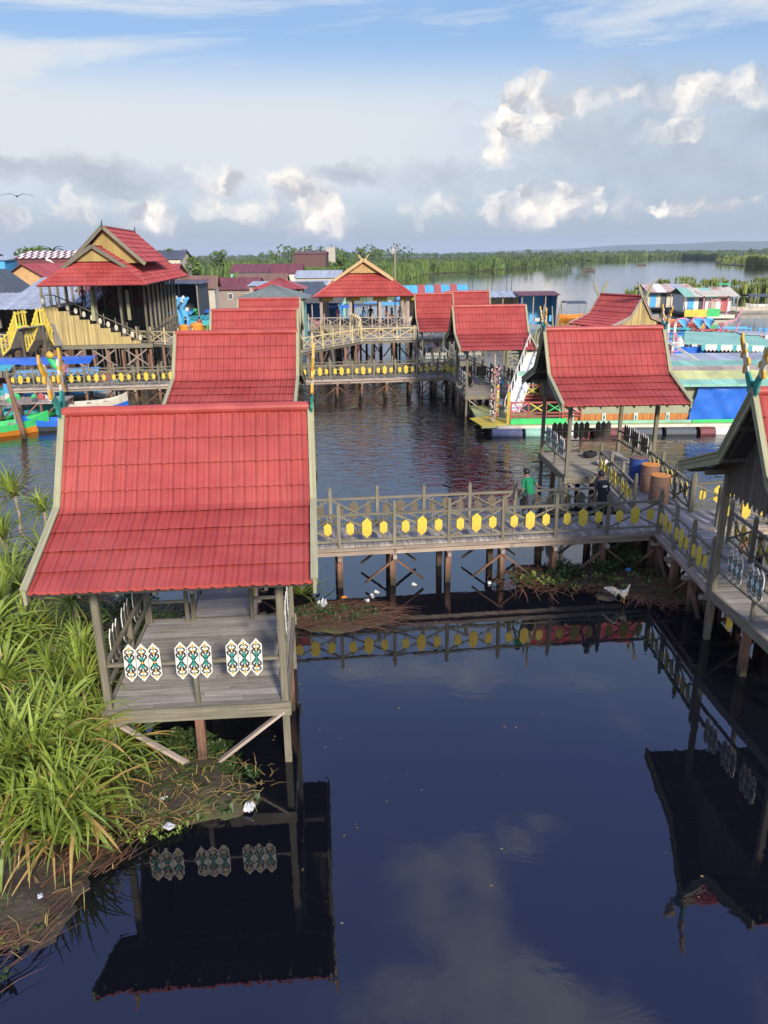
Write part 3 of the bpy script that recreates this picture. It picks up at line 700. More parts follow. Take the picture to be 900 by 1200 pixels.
tufts('green weeds on the small mat right of the nearest pavilion', [(-1.4, 17.5, 1.3, .5)], 90, .2, 'bush')
tufts('low weeds tangled beneath the nearest pavilion', [(-3.9, 11.6, 1.2, .9)], 330, .22, 'bush')

# ------------------------------------------------------------------ strap leaved plants
def rosette(n, L0, w0, seed, droop=1.0):
    rs = random.Random(seed); mb = MB()
    for i in range(n):
        f = i / n; a = i * 2.399 + rs.uniform(-.3, .3); e = rad(86 - 84 * f ** 1.1 + rs.uniform(-14, 14)); L = L0 * rs.uniform(.7, 1.1) * (.75 + .35 * min(1, f * 3)); w = w0 * rs.uniform(.8, 1.15)
        p = Vector((math.cos(a) * .04, math.sin(a) * .04, (1 - f) * .18)); N = 7; seg = L / N; side = Vector((-math.sin(a), math.cos(a), 0)); pts = []
        dr = droop * rs.uniform(.12, .30); yaw = rs.uniform(-.09, .09); kink = rs.randrange(3, 7) if rs.random() < .35 else 99; aa = a
        for k_ in range(N + 1):
            t = k_ / N; ww = w * (1.0 - t ** 2.2 * .96) * (.75 + .5 * min(1, t * 4)); pts.append((p.copy(), Vector((-math.sin(aa), math.cos(aa), 0)) * ww / 2, ww))
            p = p + Vector((math.cos(aa) * math.cos(e), math.sin(aa) * math.cos(e), math.sin(e))) * seg; e -= dr * (0.5 + t * 1.5) + (0.7 if k_ == kink else 0); aa += yaw
            if p.z < -1.3: break
        dry = (f > .80 and rs.random() < .6) or rs.random() < .03; v0 = min(1, max(0, .25 + .5 * (1 - f) + rs.uniform(-.25, .3)))
        for (p0, s0, w0_), (p1, s1, w1_) in zip(pts, pts[1:]):
            d0 = Vector((0, 0, -w0_ * .22)); d1 = Vector((0, 0, -w1_ * .22)); m = 1 if dry else 0
            mb.face([p0 - s0, p0 + d0, p1 + d1, p1 - s1], m, None, v0, True); mb.face([p0 + d0, p0 + s0, p1 + s1, p1 + d1], m, None, v0 * .85, True)
    return mb
ros = [rosette(66, 1.30, .060, 11, .85), rosette(60, 1.1, .056, 12, 1.15), rosette(76, 1.5, .066, 13, .85), rosette(54, 1.05, .046, 14, .55), rosette(48, 1.25, .058, 15, 1.3)]
RM = [r.build('leaves', [M['leaf'], M['dryleaf']]).data for r in ros]
for o in [o for o in bpy.data.objects if o.name.startswith('leaves')]: bpy.data.objects.remove(o)
POS = [(18, 582, 1.5, 2), (52, 600, 1.1, 1), (5, 632, 1.6, 0), (22, 690, 1.7, 2), (85, 708, 1.75, 1), (30, 765, 1.3, 2), (2, 800, 1.3, 0), (66, 800, 1.1, 0), (100, 812, .95, 2), (36, 858, .95, 2), (92, 872, .8, 0),
       (118, 885, .5, 1), (8, 905, .8, 2), (60, 935, .6, 0), (90, 948, .45, 2), (60, 984, .30, 3), (12, 862, 1.1, 1), (126, 915, .3, 4), (100, 770, 1.2, 1), (104, 962, .25, 1), (28, 965, .45, 0),
       (45, 905, .75, 2), (70, 842, 1.0, 1), (5, 725, 1.7, 0), (50, 655, 1.0, 3), (352, 697, .12, 3), (-20, 760, 1.6, 2), (-15, 930, .7, 0), (60, 745, 1.2, 3), (5, 985, .35, 3), (146, 870, .3, 3), (0, 665, 1.2, 1), (112, 850, .7, 4)]
KINDS = ['spreading plant', 'compact plant', 'large arching plant', 'small upright plant', 'drooping plant']
def stalk(h, seed):
    rs = random.Random(seed); mb = MB(); mb.tube([(rs.uniform(-.15, .15) * (1 - i / 5), rs.uniform(-.1, .1) * (1 - i / 5), -h + h * i / 5) for i in range(6)], [.065, .055, .05, .05, .045, .05], 8, 0); return mb
for i, (px, py, z, k_) in enumerate(POS):
    p = at(px, py, z); base = Vector((p.x, p.y, 0.05)); sc = R_(.85, 1.05)
    dirs = ['at the far open water end of the bank', 'in the upper bank thicket', 'in the middle bank thicket', 'low above the bare peat', 'by the near water edge']
    where = 'alone right of the nearest pavilion' if px > 300 else 'touching the nearest roof corner' if px > 80 and py < 780 else dirs[0 if py < 670 else 1 if py < 800 else 2 if py < 890 else 3 if py < 940 else 4]
    side = 'cut by the picture edge' if px < 12 else 'near the edge' if px < 40 else 'centre' if px < 80 else 'pavilion side'
    t = thing('strap_leaf_plant', '%s %s, %s' % (KINDS[k_], where, side) if px < 300 else '%s %s' % (KINDS[k_], where), 'plant', base, R_(0, 6.28), 'strap leaved plants on the left bank')
    if i in (3,): pass
    o = bpy.data.objects.new('leaves', RM[k_]); COL.objects.link(o); o.parent = t; o.location = (0, 0, z - .05); o.scale = (sc,) * 3; o.rotation_euler = (R_(-.4, .4), R_(-.4, .4), 0)
    if z > .3:
        s = stalk(z - .05, i).build('trunk', [M['pale']], t, (0, 0, z - .05))
# leafy dark shrub behind the nearest pavilion
def shrub(label, loc, r, n, m, name='shrub', leaf=.09, cat='shrub', group=None, flat=.7):
    t = thing(name, label, cat, loc, 0, group); mb = MB(); st = MB()
    cl = [(Vector((R_(-1, 1) * r * .7, R_(-1, 1) * r * .7, R_(.2, 1) * r * flat)), r * R_(.25, .45)) for _ in range(12)]
    for c0, rr in cl: st.tube([(0, 0, 0), c0 * .5 + Vector((0, 0, .05)), c0], [.02, .014, .006], 5)
    for _ in range(n):
        c0, rr = random.choice(cl); d = Vector((random.gauss(0, 1), random.gauss(0, 1), random.gauss(0, 1))).normalized(); p = c0 + d * rr * R_(.5, 1); a = Vector((random.gauss(0, 1), random.gauss(0, 1), random.gauss(0, .5))).normalized(); b = a.cross(d).normalized()
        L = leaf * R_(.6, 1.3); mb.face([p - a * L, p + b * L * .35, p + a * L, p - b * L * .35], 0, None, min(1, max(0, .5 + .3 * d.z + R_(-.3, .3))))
    mb.build('leaves', M[m], t); st.build('stem', M['dark'], t); return t
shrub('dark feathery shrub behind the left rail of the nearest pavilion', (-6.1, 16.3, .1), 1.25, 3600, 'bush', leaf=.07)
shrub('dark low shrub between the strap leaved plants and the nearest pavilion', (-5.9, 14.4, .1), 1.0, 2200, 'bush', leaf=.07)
shrub('tangled green shrub on the mat under the walkway piles', (6.6, 20.4, .0), .75, 1500, 'bush', leaf=.06)
shrub('small fern like shrub under the walkway near the centre piles', (5.0, 19.9, .0), .5, 700, 'bush', leaf=.06)

# ------------------------------------------------------------------ litter
mb = MB()
for _ in range(90):
    x = R_(-2.0, 7.5); y = 7.5 + 11 * random.random() ** .7
    if random.random() < .5: x = -2.2 + abs(random.gauss(0, 1.3)); y = R_(9, 17)
    a_ = R_(0, 6.28); L = R_(.008, .03); u = Vector((math.cos(a_), math.sin(a_), 0)) * L; v_ = Vector((-u.y, u.x, 0)) * R_(.3, .8); p = Vector((x, y, .006)); mb.face([p - u, p - v_ * .8, p + u, p + v_], 0, None, random.random())
tag(mb.build('floating_leaves', M['dryleaf']), 'tiny dead leaves and specks floating on the dark water', 'floating litter', kind='stuff')
def rag(label, px, py, s, m, z=.1, seed=0, name='plastic_bag', cat='plastic bag', flat=.35):
    p = at(px, py, z); mb = MB(); n = 9; rs = random.Random(seed)
    P_ = [[Vector(((i / n - .5) * s * (1 + .3 * noise.noise(Vector((j * .7, seed, 1)))), (j / n - .5) * s * .8 * (1 + .3 * noise.noise(Vector((i * .7, seed, 2)))), abs(noise.noise(Vector((i * .6, j * .6, seed)))) * s * flat * 2 * (1 - (2 * i / n - 1) ** 4) * (1 - (2 * j / n - 1) ** 4))) for j in range(n + 1)] for i in range(n + 1)]
    for i in range(n):
        for j in range(n):
            if (i in (0, n - 1) and j in (0, n - 1)): continue
            mb.face([P_[i][j], P_[i + 1][j], P_[i + 1][j + 1], P_[i][j + 1]], 0, None, .5, True)
    o = mb.build(name, M[m], None, p, merge=True); o.rotation_euler = (0, 0, seed * 1.3); return tag(o, label, cat)
rag('crumpled white plastic bag at the water edge below the nearest pavilion', 292, 946, .22, 'plastic', .05, 1, flat=.6)
rag('flat white plastic sheet on the bank point under the nearest pavilion', 198, 968, .18, 'plastic', .12, 2, flat=.15, name='plastic_sheet', cat='plastic')
rag('small white wrapper on the bank left of the flat sheet', 193, 935, .14, 'plastic', .12, 3, flat=.2, name='wrapper', cat='wrapper')
rag('white scrap lying on the bare peat at lower left', 47, 1050, .09, 'plastic', .15, 4, name='wrapper', cat='wrapper')
rag('yellow plastic scrap low at the left picture edge', 10, 980, .16, 'yellow', .2, 5, name='wrapper', cat='wrapper')
rag('white plastic bag on the mat right of the nearest pavilion', 377, 708, .34, 'plastic', .08, 6, flat=.5)
rag('orange wrapper beside the white bag on the small mat', 403, 700, .14, 'orange', .08, 7, name='wrapper', cat='wrapper')
rag('blue plastic scrap among weeds under the plaque walkway', 736, 668, .2, 'lblue', .1, 8, name='wrapper', cat='wrapper')
def cup(label, px, py, r=.05, m='plastic'):
    mb = MB(); mb.tube([(0, 0, 0), (0, 0, .12)], [r * .75, r], 10, 0); o = mb.build('plastic_cup', M[m], None, at(px, py, .01)); o.rotation_euler = (rad(80), 0, px); tag(o, label, 'cup', 'floating cups by the walkway piles'); return o
for px, py, w in ((428, 703, 'nearest the small mat'), (437, 700, 'second from the small mat'), (444, 695, 'third from the small mat, touching a pile'), (488, 686, 'beside the second pair of piles'), (572, 682, 'beside the brace of the third pile pair')): cup('white plastic cup floating under the plaque walkway, ' + w, px, py)

# ------------------------------------------------------------------ oil drums
def drum(label, loc, body, topm, rz=0, extra=None):
    t = thing('oil_drum', label, 'drum', loc, rz, 'oil drums at the walkway corner'); r = .292; mb = MB(); pts = []; rr = []
    for z, q in ((0, 0), (.02, .012), (.04, 0), (.28, 0), (.295, .014), (.31, 0), (.57, 0), (.585, .014), (.60, 0), (.84, 0), (.86, .012), (.88, .008)): pts.append((0, 0, z)); rr.append(r + q)
    mb.tube(pts, rr, 28, 0, cap=True); mb.build('body', [M[body]], t)
    ld = MB(); ld.tube([(0, 0, .876), (0, 0, .886)], r - .006, 28, 0, cap=True); ld.build('lid', [M[topm]], t)
    b = MB(); b.tube([(.17, 0, .885), (.17, 0, .905)], .03, 10, 0); b.build('bung', [M['rust']], t)
    return t
drum('rusty oil drum with an orange painted lid, nearest of the three', at(771, 589, 1.26), 'rust', 'orange')
drum('rusty oil drum with an orange lid, middle of the three', at(760, 575, 1.26), 'rust', 'orange', 1)
drum('blue sided oil drum with a brown lid, farthest of the three', at(746, 566, 1.26), 'bluedrum' if 'bluedrum' in M else 'lblue', 'rust', 2)

# ------------------------------------------------------------------ things on the open pavilion deck
def bag(label, px, py, m, s):
    t = thing('bag', label, 'bag', at(px, py, 1.26), 0.4)
    mb = MB(); n = 12
    for i in range(n):
        for j in range(6):
            def q(i, j):
                a = i / n * 2 * math.pi; f = j / 6; r = s * math.sin(math.pi * (.12 + .88 * f) * .98) ** .7 * (1 + .12 * math.sin(3 * a + f * 4)); return (r * math.cos(a) * 1.25, r * math.sin(a) * .8, s * .95 * (1 - math.cos(math.pi * (1 - f))) / 2)
            mb.face([q(i, j), q(i + 1, j), q(i + 1, j + 1), q(i, j + 1)], 0, None, .5, True)
    mb.build('body', [M[m]], t, merge=True)
    st = MB(); st.tube([(-s * .5, 0, s * .8), (-s * .3, .02, s * 1.15), (s * .3, .02, s * 1.15), (s * .5, 0, s * .8)], .012, 6, 0); st.build('strap', [M['black']], t)
bag('black bag lying on the open pavilion deck, behind the white one', 691, 536, 'cloth_k', .24); bag('white and black bag lying on the deck of the open pavilion', 706, 545, 'plastic', .22)
bag('small black bag beside the white bag on the open pavilion deck', 716, 546, 'cloth_k', .13)

# ------------------------------------------------------------------ people and the rooster
def skin_figure(name, verts, edges, radii, root, zones, parent, sub_=2):
    """one continuous skinned body; zones: function(co) -> material slot"""
    me = bpy.data.meshes.new(name); me.from_pydata(verts, edges, []); o = bpy.data.objects.new(name, me); COL.objects.link(o)
    md = o.modifiers.new('s', 'SKIN'); sk = me.skin_vertices[0].data
    for i, r in enumerate(radii): sk[i].radius = r if isinstance(r, tuple) else (r, r)
    sk[root].use_root = True
    sm = o.modifiers.new('d', 'SUBSURF'); sm.levels = sub_; sm.render_levels = sub_
    dg = bpy.context.evaluated_depsgraph_get(); me2 = bpy.data.meshes.new_from_object(o.evaluated_get(dg)); me2.name = name
    bpy.data.objects.remove(o); bpy.data.meshes.remove(me)
    o = bpy.data.objects.new(name, me2); COL.objects.link(o); me2.materials.clear(); o.parent = parent
    for q in zones[1]: me2.materials.append(q)
    for p in me2.polygons: p.material_index = zones[0](p.center); p.use_smooth = True
    return o
def person(label, loc, rz, lean=.0, arms='rail', shirt='cloth_g', pants='denim', h=1.6, cat='person', group=None, walk=.12, sleeve=True, seated=False):
    t = thing('person', label, cat, loc, rz, group); k_ = h / 1.6; t.scale = (k_,) * 3
    hipz = .84; ln = lean; fwd = lambda z: math.sin(ln) * (z - hipz); up = lambda z: hipz + math.cos(ln) * (z - hipz)      # facing +y
    V = []; E = []; Rr = []
    def add(p, r, par=None):
        V.append(p); Rr.append(r); 
        if par is not None: E.append((par, len(V) - 1))
        return len(V) - 1
    pel = add((0, 0, hipz), (.14, .10)); waist = add((0, fwd(1.0), up(1.0)), (.125, .095), pel); chest = add((0, fwd(1.20), up(1.20)), (.16, .11), waist); sh = add((0, fwd(1.33), up(1.33)), (.12, .085), chest)
    nk = add((0, fwd(1.40) + .01, up(1.40)), .05, sh); hd = add((0, fwd(1.46) + .03, up(1.46)), (.075, .085), nk); hd2 = add((0, fwd(1.55) + .035, up(1.55)), (.078, .092), hd); add((0, fwd(1.60) + .03, up(1.60)), (.05, .06), hd2)
    for s in (1, -1):
        hp = add((s * .09, 0, hipz - .05), .092, pel)
        if seated:
            kn = add((s * .13, .38, hipz - .02), .062, hp); an = add((s * .12, .42, .42), .04, kn); add((s * .12, .52, .40), (.035, .03), an)
        else:
            kn = add((s * .10, s * walk + .02, .46), .060, hp); an = add((s * .10, s * walk * 1.4 - .03, .075), .038, kn); f = add((s * .11, s * walk * 1.4 + .05, .035), (.038, .03), an); add((s * .12, s * walk * 1.4 + .14, .028), (.034, .02), f)
        s0 = add((s * .165, fwd(1.31), up(1.31)), .052, sh)
        if arms == 'rail': el_ = (s * .24, fwd(1.08) + .12, up(1.08) + .02); wr = (s * .32, fwd(1.1) + .34, up(1.0) + .02); ha = (s * .34, fwd(1.1) + .42, up(1.0) + .0)
        elif arms == 'point' and s > 0: el_ = (.30, fwd(1.12) + .05, up(1.10)); wr = (.48, fwd(1.05) + .16, up(.98)); ha = (.56, fwd(1.05) + .20, up(.96))
        else: el_ = (s * .23, fwd(1.08) - .02, up(1.06)); wr = (s * .22, fwd(.95) + .14, up(.85)); ha = (s * .21, fwd(.95) + .20, up(.80))
        e = add(el_, .040, s0); w = add(wr, .028, e); h0 = add(ha, (.030, .018), w)
        d = (Vector(ha) - Vector(wr)).normalized(); sd_ = Vector((1, 0, 0)) if abs(d.x) < .8 else Vector((0, 1, 0)); sd_ = (sd_ - d * sd_.dot(d)).normalized()
        for q in range(4):
            off = sd_ * (q - 1.5) * .017; a_ = add(tuple(Vector(ha) + d * .05 + off), .0085, h0); add(tuple(Vector(ha) + d * (.085 - abs(q - 1.4) * .008) + off + Vector((0, 0, -.012))), .0075, a_)
        th = add(tuple(Vector(wr) + d * .04 + sd_ * -s * .035), .010, w); add(tuple(Vector(wr) + d * .075 + sd_ * -s * .045), .009, th)
    shz = up(1.36); hz_ = up(1.47)
    def zone(c_):
        loc_h = (c_.y - 0) * math.sin(ln) + (c_.z - hipz) * math.cos(ln) + hipz
        if c_.z < .085 and not seated: return 3
        if loc_h < .90 and abs(c_.x) < .19: return 2
        if loc_h > 1.375: return 0
        if abs(c_.x) > (.245 if sleeve else .40) or loc_h < .84: return 0
        return 1
    skin_figure('body', V, E, Rr, 0, (zone, [M['skin'], M[shirt], M[pants], M['black']]), t)
    # hair cap, ears, nose
    hb = MB(); c0 = Vector((0, fwd(1.54) + .022, up(1.545))); n = 14
    for i in range(n):
        for j in range(7):
            def q(i, j):
                a = i / n * 2 * math.pi; b = j / 7 * math.pi * .60; lim = 1.0
                return c0 + Vector((math.sin(b) * math.sin(a) * .092, math.sin(b) * math.cos(a) * (.104 if math.cos(a) < 0 else .088) - .008, math.cos(b) * .105 - (.02 if math.cos(a) < -.2 and j > 5 else 0)))
            hb.face([q(i, j), q(i, j + 1), q(i + 1, j + 1), q(i + 1, j)], 0, None, .5, True)
    hb.build('hair', [M['hair']], t, merge=True)
    fb_ = MB()
    nose = c0 + Vector((0, .092, -.045)); fb_.prism([nose + Vector((-.014, 0, -.02)), nose + Vector((.014, 0, -.02)), nose + Vector((0, -.004, .03))], (0, .02, 0), 0); fb_.build('nose', [M['skin']], t)
    for s in (1, -1):
        e_ = MB(); e_.tube([c0 + Vector((s * .078, 0, -.035)), c0 + Vector((s * .094, -.004, -.03))], [.022, .024], 8); e_.build('ear', [M['skin']], t)
        y_ = MB(); y_.tube([c0 + Vector((s * .03, .074, -.015)), c0 + Vector((s * .03, .088, -.015))], [.012, .009], 8, ell=.6); y_.build('eye', [M['black']], t)
    return t
person('person in a green shirt leaning on the far rail of the plaque walkway', (4.15, 20.65, 1.255), rad(28), .38, 'point', 'cloth_g', 'denim', 1.62)
person('person in black clothes with a white print standing on the plaque walkway', (6.10, 20.45, 1.255), rad(20), .20, 'down', 'cloth_k', 'cloth_k', 1.58)
mb = MB(); mb.box(-.07, .07, -.006, .006, -.03, .03, 0); pr_ = mb.build('shirt_print', [M['white']], [o for o in bpy.data.objects if o.name.startswith('person')][-1], (0, -.02, 1.22)); pr_.rotation_euler = (-.2, 0, 0); pr_.location.y = -.075
def rooster():
    t = thing('rooster', 'pale rooster standing on the weed mat below the plaque walkway', 'rooster', at(729, 706, .06), rad(20)); t.scale = (.95,) * 3
    V = [(0, 0, .26), (.09, 0, .29), (-.10, 0, .28), (.15, 0, .37), (.17, 0, .45), (.185, 0, .48), (.235, 0, .475)]; E = [(0, 1), (0, 2), (1, 3), (3, 4), (4, 5), (5, 6)]; Rr = [(.085, .10), (.075, .085), (.05, .06), .035, .028, .030, .006]
    for s in (1, -1):
        i = len(V); V += [(0, s * .05, .19), (.02, s * .055, .11), (.0, s * .055, .015), (.05, s * .065, .008)]; E += [(0, i), (i, i + 1), (i + 1, i + 2), (i + 2, i + 3)]; Rr += [.04, .014, .009, .007]
    def zn(c_): return 1 if c_.z < .12 or c_.x > .215 else (2 if c_.z < .24 or (c_.x < -.05) else 0)
    skin_figure('body', V, E, Rr, 0, (zn, [M['white'], M['gold'], M['cream']]), t)
    tl = MB()
    for i in range(7):
        a = -.25 + i * .14; pts = [Vector((-.12, a * .15, .30)), Vector((-.20, a * .3, .40 + .02 * (i % 2))), Vector((-.29, a * .5, .42 - abs(a) * .1)), Vector((-.35, a * .6, .33))]
        for p, q in zip(pts, pts[1:]): tl.prism([p + Vector((0, 0, -.028)), p + Vector((0, 0, .022)), q + Vector((0, 0, .022)), q + Vector((0, 0, -.028))], (0, .012, 0), i % 2)
    tl.build('tail', [M['white'], M['cream']], t)
    cb = MB()
    for i in range(4): cb.prism([(.165 + i * .014, -.004, .50), (.182 + i * .014, -.004, .50), (.172 + i * .014, -.004, .53)], (0, .008, 0), 0)
    cb.build('comb', [M['red']], t); cb = MB(); cb.prism([(.20, -.004, .46), (.215, -.004, .46), (.205, -.004, .43)], (0, .008, 0), 0); cb.build('wattle', [M['red']], t)
    for s in (1, -1):
        w = MB(); w.prism([(.08, s * .088, .32), (-.02, s * .098, .34), (-.13, s * .07, .27), (-.04, s * .095, .22), (.06, s * .09, .24)], (0, s * .01, 0), 0); w.build('wing', [M['cream']], t)
rooster()
def bird():
    t = thing('bird', 'dark bird gliding in the sky at the upper left', 'bird', tuple(atY(20, 230, 90)), rad(20)); t.scale = (1.8,) * 3
    mb = MB(); mb.tube([(0, -.26, 0), (0, -.12, .0), (0, .1, .01), (0, .24, .02), (0, .30, .0)], [.02, .06, .07, .05, .012], 8, ell=.8); mb.build('body', M['black'], t)
    for s in (1, -1):
        w = MB()
        q = [(0, .12, 0), (s * .35, .18, .14), (s * .72, .0, .10), (s * .95, -.16, .0)]; r = [(0, -.08, 0), (s * .33, -.04, .14), (s * .66, -.14, .10), (s * .93, -.18, .0)]
        for i in range(3): w.prism([q[i], q[i + 1], r[i + 1], r[i]], (0, 0, .012), 0)
        w.build('wing', M['black'], t)
    w = MB(); w.prism([(-.04, -.2, 0), (.04, -.2, 0), (.12, -.42, 0), (-.12, -.42, 0)], (0, 0, .012)); w.build('tail', M['black'], t)
bird()

# ------------------------------------------------------------------ hip roof with gablets
def hip_roof(root, w, d, ze, zg, zr, inset, gx, overhang=0.5, barge='khaki', gab='bamboo', horns=True, m='red', ext=.25):
    """frame: x in [-w,0] along the front, y in [0,d] going back; ridge runs along y. ze eave, zg gablet foot, zr ridge; gx half width of gablet"""
    cx = -w / 2; mb = MB()
    hip_in = w / 2 - gx
    def plane(pts, rows, var=.5):       # quad: lower-left, lower-right, upper-right, upper-left split in stepped rows
        a, b, c_, d_ = [Vector(p) for p in pts]; n = (b - a).cross(d_ - a).normalized()
        for r in range(rows):
            f0, f1 = r / rows, (r + 1) / rows; q = [a.lerp(d_, f0) + n * .05, b.lerp(c_, f0) + n * .05, b.lerp(c_, f1), a.lerp(d_, f1)]
            mb.face(q, 0, None, var + R_(-.12, .12)); lo = [a.lerp(d_, f0), b.lerp(c_, f0)]
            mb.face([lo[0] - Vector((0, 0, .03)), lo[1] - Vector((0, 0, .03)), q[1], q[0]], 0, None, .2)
            L = (q[1] - q[0]).length; k_ = max(2, int(L / .35))
            for i in range(k_):
                p0 = q[0].lerp(q[1], (i + .5) / k_); p1 = q[3].lerp(q[2], (i + .5) / k_); s = (q[1] - q[0]).normalized() * .05
                mb.face([p0 - s, p0 + n * .03, p1 + n * .03, p1 - s], 0, None, var, False); mb.face([p0 + n * .03, p0 + s, p1 + s, p1 + n * .03], 0, None, var - .1, False)
    y0, y1 = inset, d - inset
    plane([(-w, 0, ze), (0, 0, ze), (cx + gx, y0, zg), (cx - gx, y0, zg)], 6)
    plane([(0, d, ze), (-w, d, ze), (cx - gx, y1, zg), (cx + gx, y1, zg)], 6)
    plane([(0, 0, ze), (0, d, ze), (cx + gx, y1, zg), (cx + gx, y0, zg)], 6)
    plane([(-w, d, ze), (-w, 0, ze), (cx - gx, y0, zg), (cx - gx, y1, zg)], 6)
    oy = .55
    plane([(cx + gx, y0 - oy, zg + .02), (cx + gx, y1 + oy, zg + .02), (cx, y1 + oy, zr), (cx, y0 - oy, zr)], 5)
    plane([(cx - gx, y1 + oy, zg + .02), (cx - gx, y0 - oy, zg + .02), (cx, y0 - oy, zr), (cx, y1 + oy, zr)], 5)
    mb.face([(-w, 0, ze - .06), (-w, d, ze - .06), (0, d, ze - .06), (0, 0, ze - .06)], 1)
    roof = mb.build('roof', [M[m], M['under']], root)
    rc = MB()
    for a, b in (((-w, 0, ze), (cx - gx, y0, zg)), ((0, 0, ze), (cx + gx, y0, zg)), ((0, d, ze), (cx + gx, y1, zg)), ((cx, y0 - oy, zr + .03), (cx, y1 + oy, zr + .03))):
        o = MB(); o.tube([a, b], .09, 8, 0); o.build('ridge_cap', [M[m]], roof)
    for y, s in ((y0 - oy, -1), (y1 + oy, 1)):
        g1 = MB(); g1.face([(cx - gx * .93, y - s * .3, zg), (cx + gx * .93, y - s * .3, zg), (cx, y - s * .3, zr - .1)], 0); g1.build('gable', [M[gab]], roof)
        for sx in (1, -1):
            bb = MB(); bb.beam((cx, y, zr + .05), (cx + sx * (gx + ext), y, zg - .12 + (.25 - ext) * (zr - zg) / gx), .06, .24, 0, up=(0, 0, 1)); bb.build('bargeboard', [M[barge]], roof)
            if horns:
                h = MB(); h.prism([(cx - sx * .05, y - .02, zr - .05), (cx - sx * .2, y - .02, zr + .05), (cx - sx * .55, y - .02, zr + .55), (cx - sx * .35, y - .02, zr + .4)], (0, .05, 0), 0); h.build('finial', [M[barge]], roof)
    return roof

M['wheat'] = wood('ochre gable boards', (0.42, 0.30, 0.11), (0.27, 0.185, 0.065))
# ------------------------------------------------------------------ grandstand pavilion on the left
GS = thing('grandstand', 'big bamboo walled grandstand pavilion under a stacked red hip roof', 'pavilion', (-16.75, 57.2, 0), rad(7))
hip_roof(GS, 7.5, 26, 6.75, 8.35, 9.35, 1.75, 1.5, horns=False, gab='wheat', ext=.75)
# upper gable on top
ur = MB()
def stepped(mb, a, b, c_, d_, rows):
    a, b, c_, d_ = map(Vector, (a, b, c_, d_)); n = (b - a).cross(d_ - a).normalized()
    for r in range(rows):
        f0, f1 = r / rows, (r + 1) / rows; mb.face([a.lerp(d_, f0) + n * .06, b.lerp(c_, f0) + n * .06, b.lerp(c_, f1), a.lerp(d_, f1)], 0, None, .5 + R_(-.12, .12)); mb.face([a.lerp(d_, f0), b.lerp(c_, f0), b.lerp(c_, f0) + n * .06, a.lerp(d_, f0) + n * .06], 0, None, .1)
        k_ = int((b - a).length / .5)
        for i in range(k_):
            p0 = a.lerp(b, (i + .5) / k_).lerp(d_.lerp(c_, (i + .5) / k_), f0) + n * .06; p1 = a.lerp(b, (i + .5) / k_).lerp(d_.lerp(c_, (i + .5) / k_), f1); s = (b - a).normalized() * .05
            mb.face([p0 - s, p0 + n * .03, p1 + n * .03, p1 - s], 0, None, .5)
CXG = -3.45
stepped(ur, (CXG + 2.7, 4.0, 8.25), (CXG + 2.7, 17.5, 8.25), (CXG, 17.5, 10.75), (CXG, 4.0, 10.75), 7)
stepped(ur, (CXG - 2.7, 17.5, 8.25), (CXG - 2.7, 4.0, 8.25), (CXG, 4.0, 10.75), (CXG, 17.5, 10.75), 7)
uro = ur.build('upper_roof', [M['red']], GS)
b_ = MB(); b_.tube([(CXG, 3.95, 10.8), (CXG, 17.55, 10.8)], .1, 8); b_.build('ridge_cap', [M['red']], uro)
b_ = MB(); b_.face([(CXG - 2.4, 4.5, 8.2), (CXG + 2.4, 4.5, 8.2), (CXG, 4.5, 10.6)]); b_.build('gable', [M['wheat']], uro)
for sx in (1, -1):
    b_ = MB(); b_.beam((CXG, 3.95, 10.8), (CXG + sx * 2.85, 3.95, 8.1), .06, .26); b_.build('bargeboard', [M['khaki']], uro)
for y in (3.95, 17.5):
    b_ = MB(); b_.tube([(CXG, y, 10.7), (CXG, y, 11.0), (CXG + .04, y, 11.25)], [.07, .05, .015], 6); b_.build('finial', [M['black']], uro)
# base deck, tiers
b_ = MB(); b_.box(-8.3, -.6, 3.0, 20.5, 2.15, 2.3); b_.build('deck', [M['deck']], GS)
b_ = MB(); b_.box(-8.4, -.5, 2.92, 2.98, 2.02, 2.30, var=.8); b_.box(-.6, -.54, 3.0, 20.5, 2.0, 2.30); b_.build('deck_beam', [M['frame']], GS)
for i in range(8):
    z1 = 2.3 + (i + 1) * .34; b_ = MB(); b_.box(-8.3, -2.2 - i * .72, 3.3, 19.5, z1 - .34 + .002, z1, var=.3); b_.build('step', [M['dark']], GS)
# bamboo wall with stepped top
b_ = MB(); N_ = 9; x = -8.35
for i in range(N_):
    xa = -8.35 + i * .72 + (0 if i == 0 else .5); xb = -8.35 + (i + 1) * .72 + .5; zt = 5.15 - i * .325
    for k_ in range(6):
        p = xa + (xb - xa) * k_ / 6; b_.box(p, p + (xb - xa) / 6 - .01, 3.10 + R_(0, .02), 3.16, 2.32, zt, 0)
b_.build('bamboo_wall', [M['bamboo']], GS)
b_ = MB(); b_.box(-8.42, -8.36, 3.1, 12, 2.32, 5.1); b_.build('bamboo_wall', [M['bamboo']], GS)
b_ = MB(); b_.beam((-8.3, 3.05, 6.0), (-7.3, 3.05, 6.0), .06, .07); b_.beam((-7.3, 3.05, 6.0), (-1.5, 3.05, 3.2), .06, .08); b_.beam((-1.5, 3.05, 3.2), (-.6, 3.05, 3.1), .06, .08)
for i in range(9):
    x = -8.0 + i * .82; z = 5.1 - max(0, i - 1) * .335; b_.box(x - .03, x + .03, 3.02, 3.08, z, z + .85)
hr = b_.build('handrail', [M['frame']], GS)
for i in range(13):
    x = -8.1 + i * .56; z = 5.55 - max(0, (x + 7.4)) * .46
    q = MB(); q.tube([(x, 2.97, z), (x, 3.0, z)], [.13, .13], 10); o = q.build('white_plaque', [M['cream']], hr)
    for v in o.data.vertices: v.co.z = z + (v.co.z - z) * 1.7
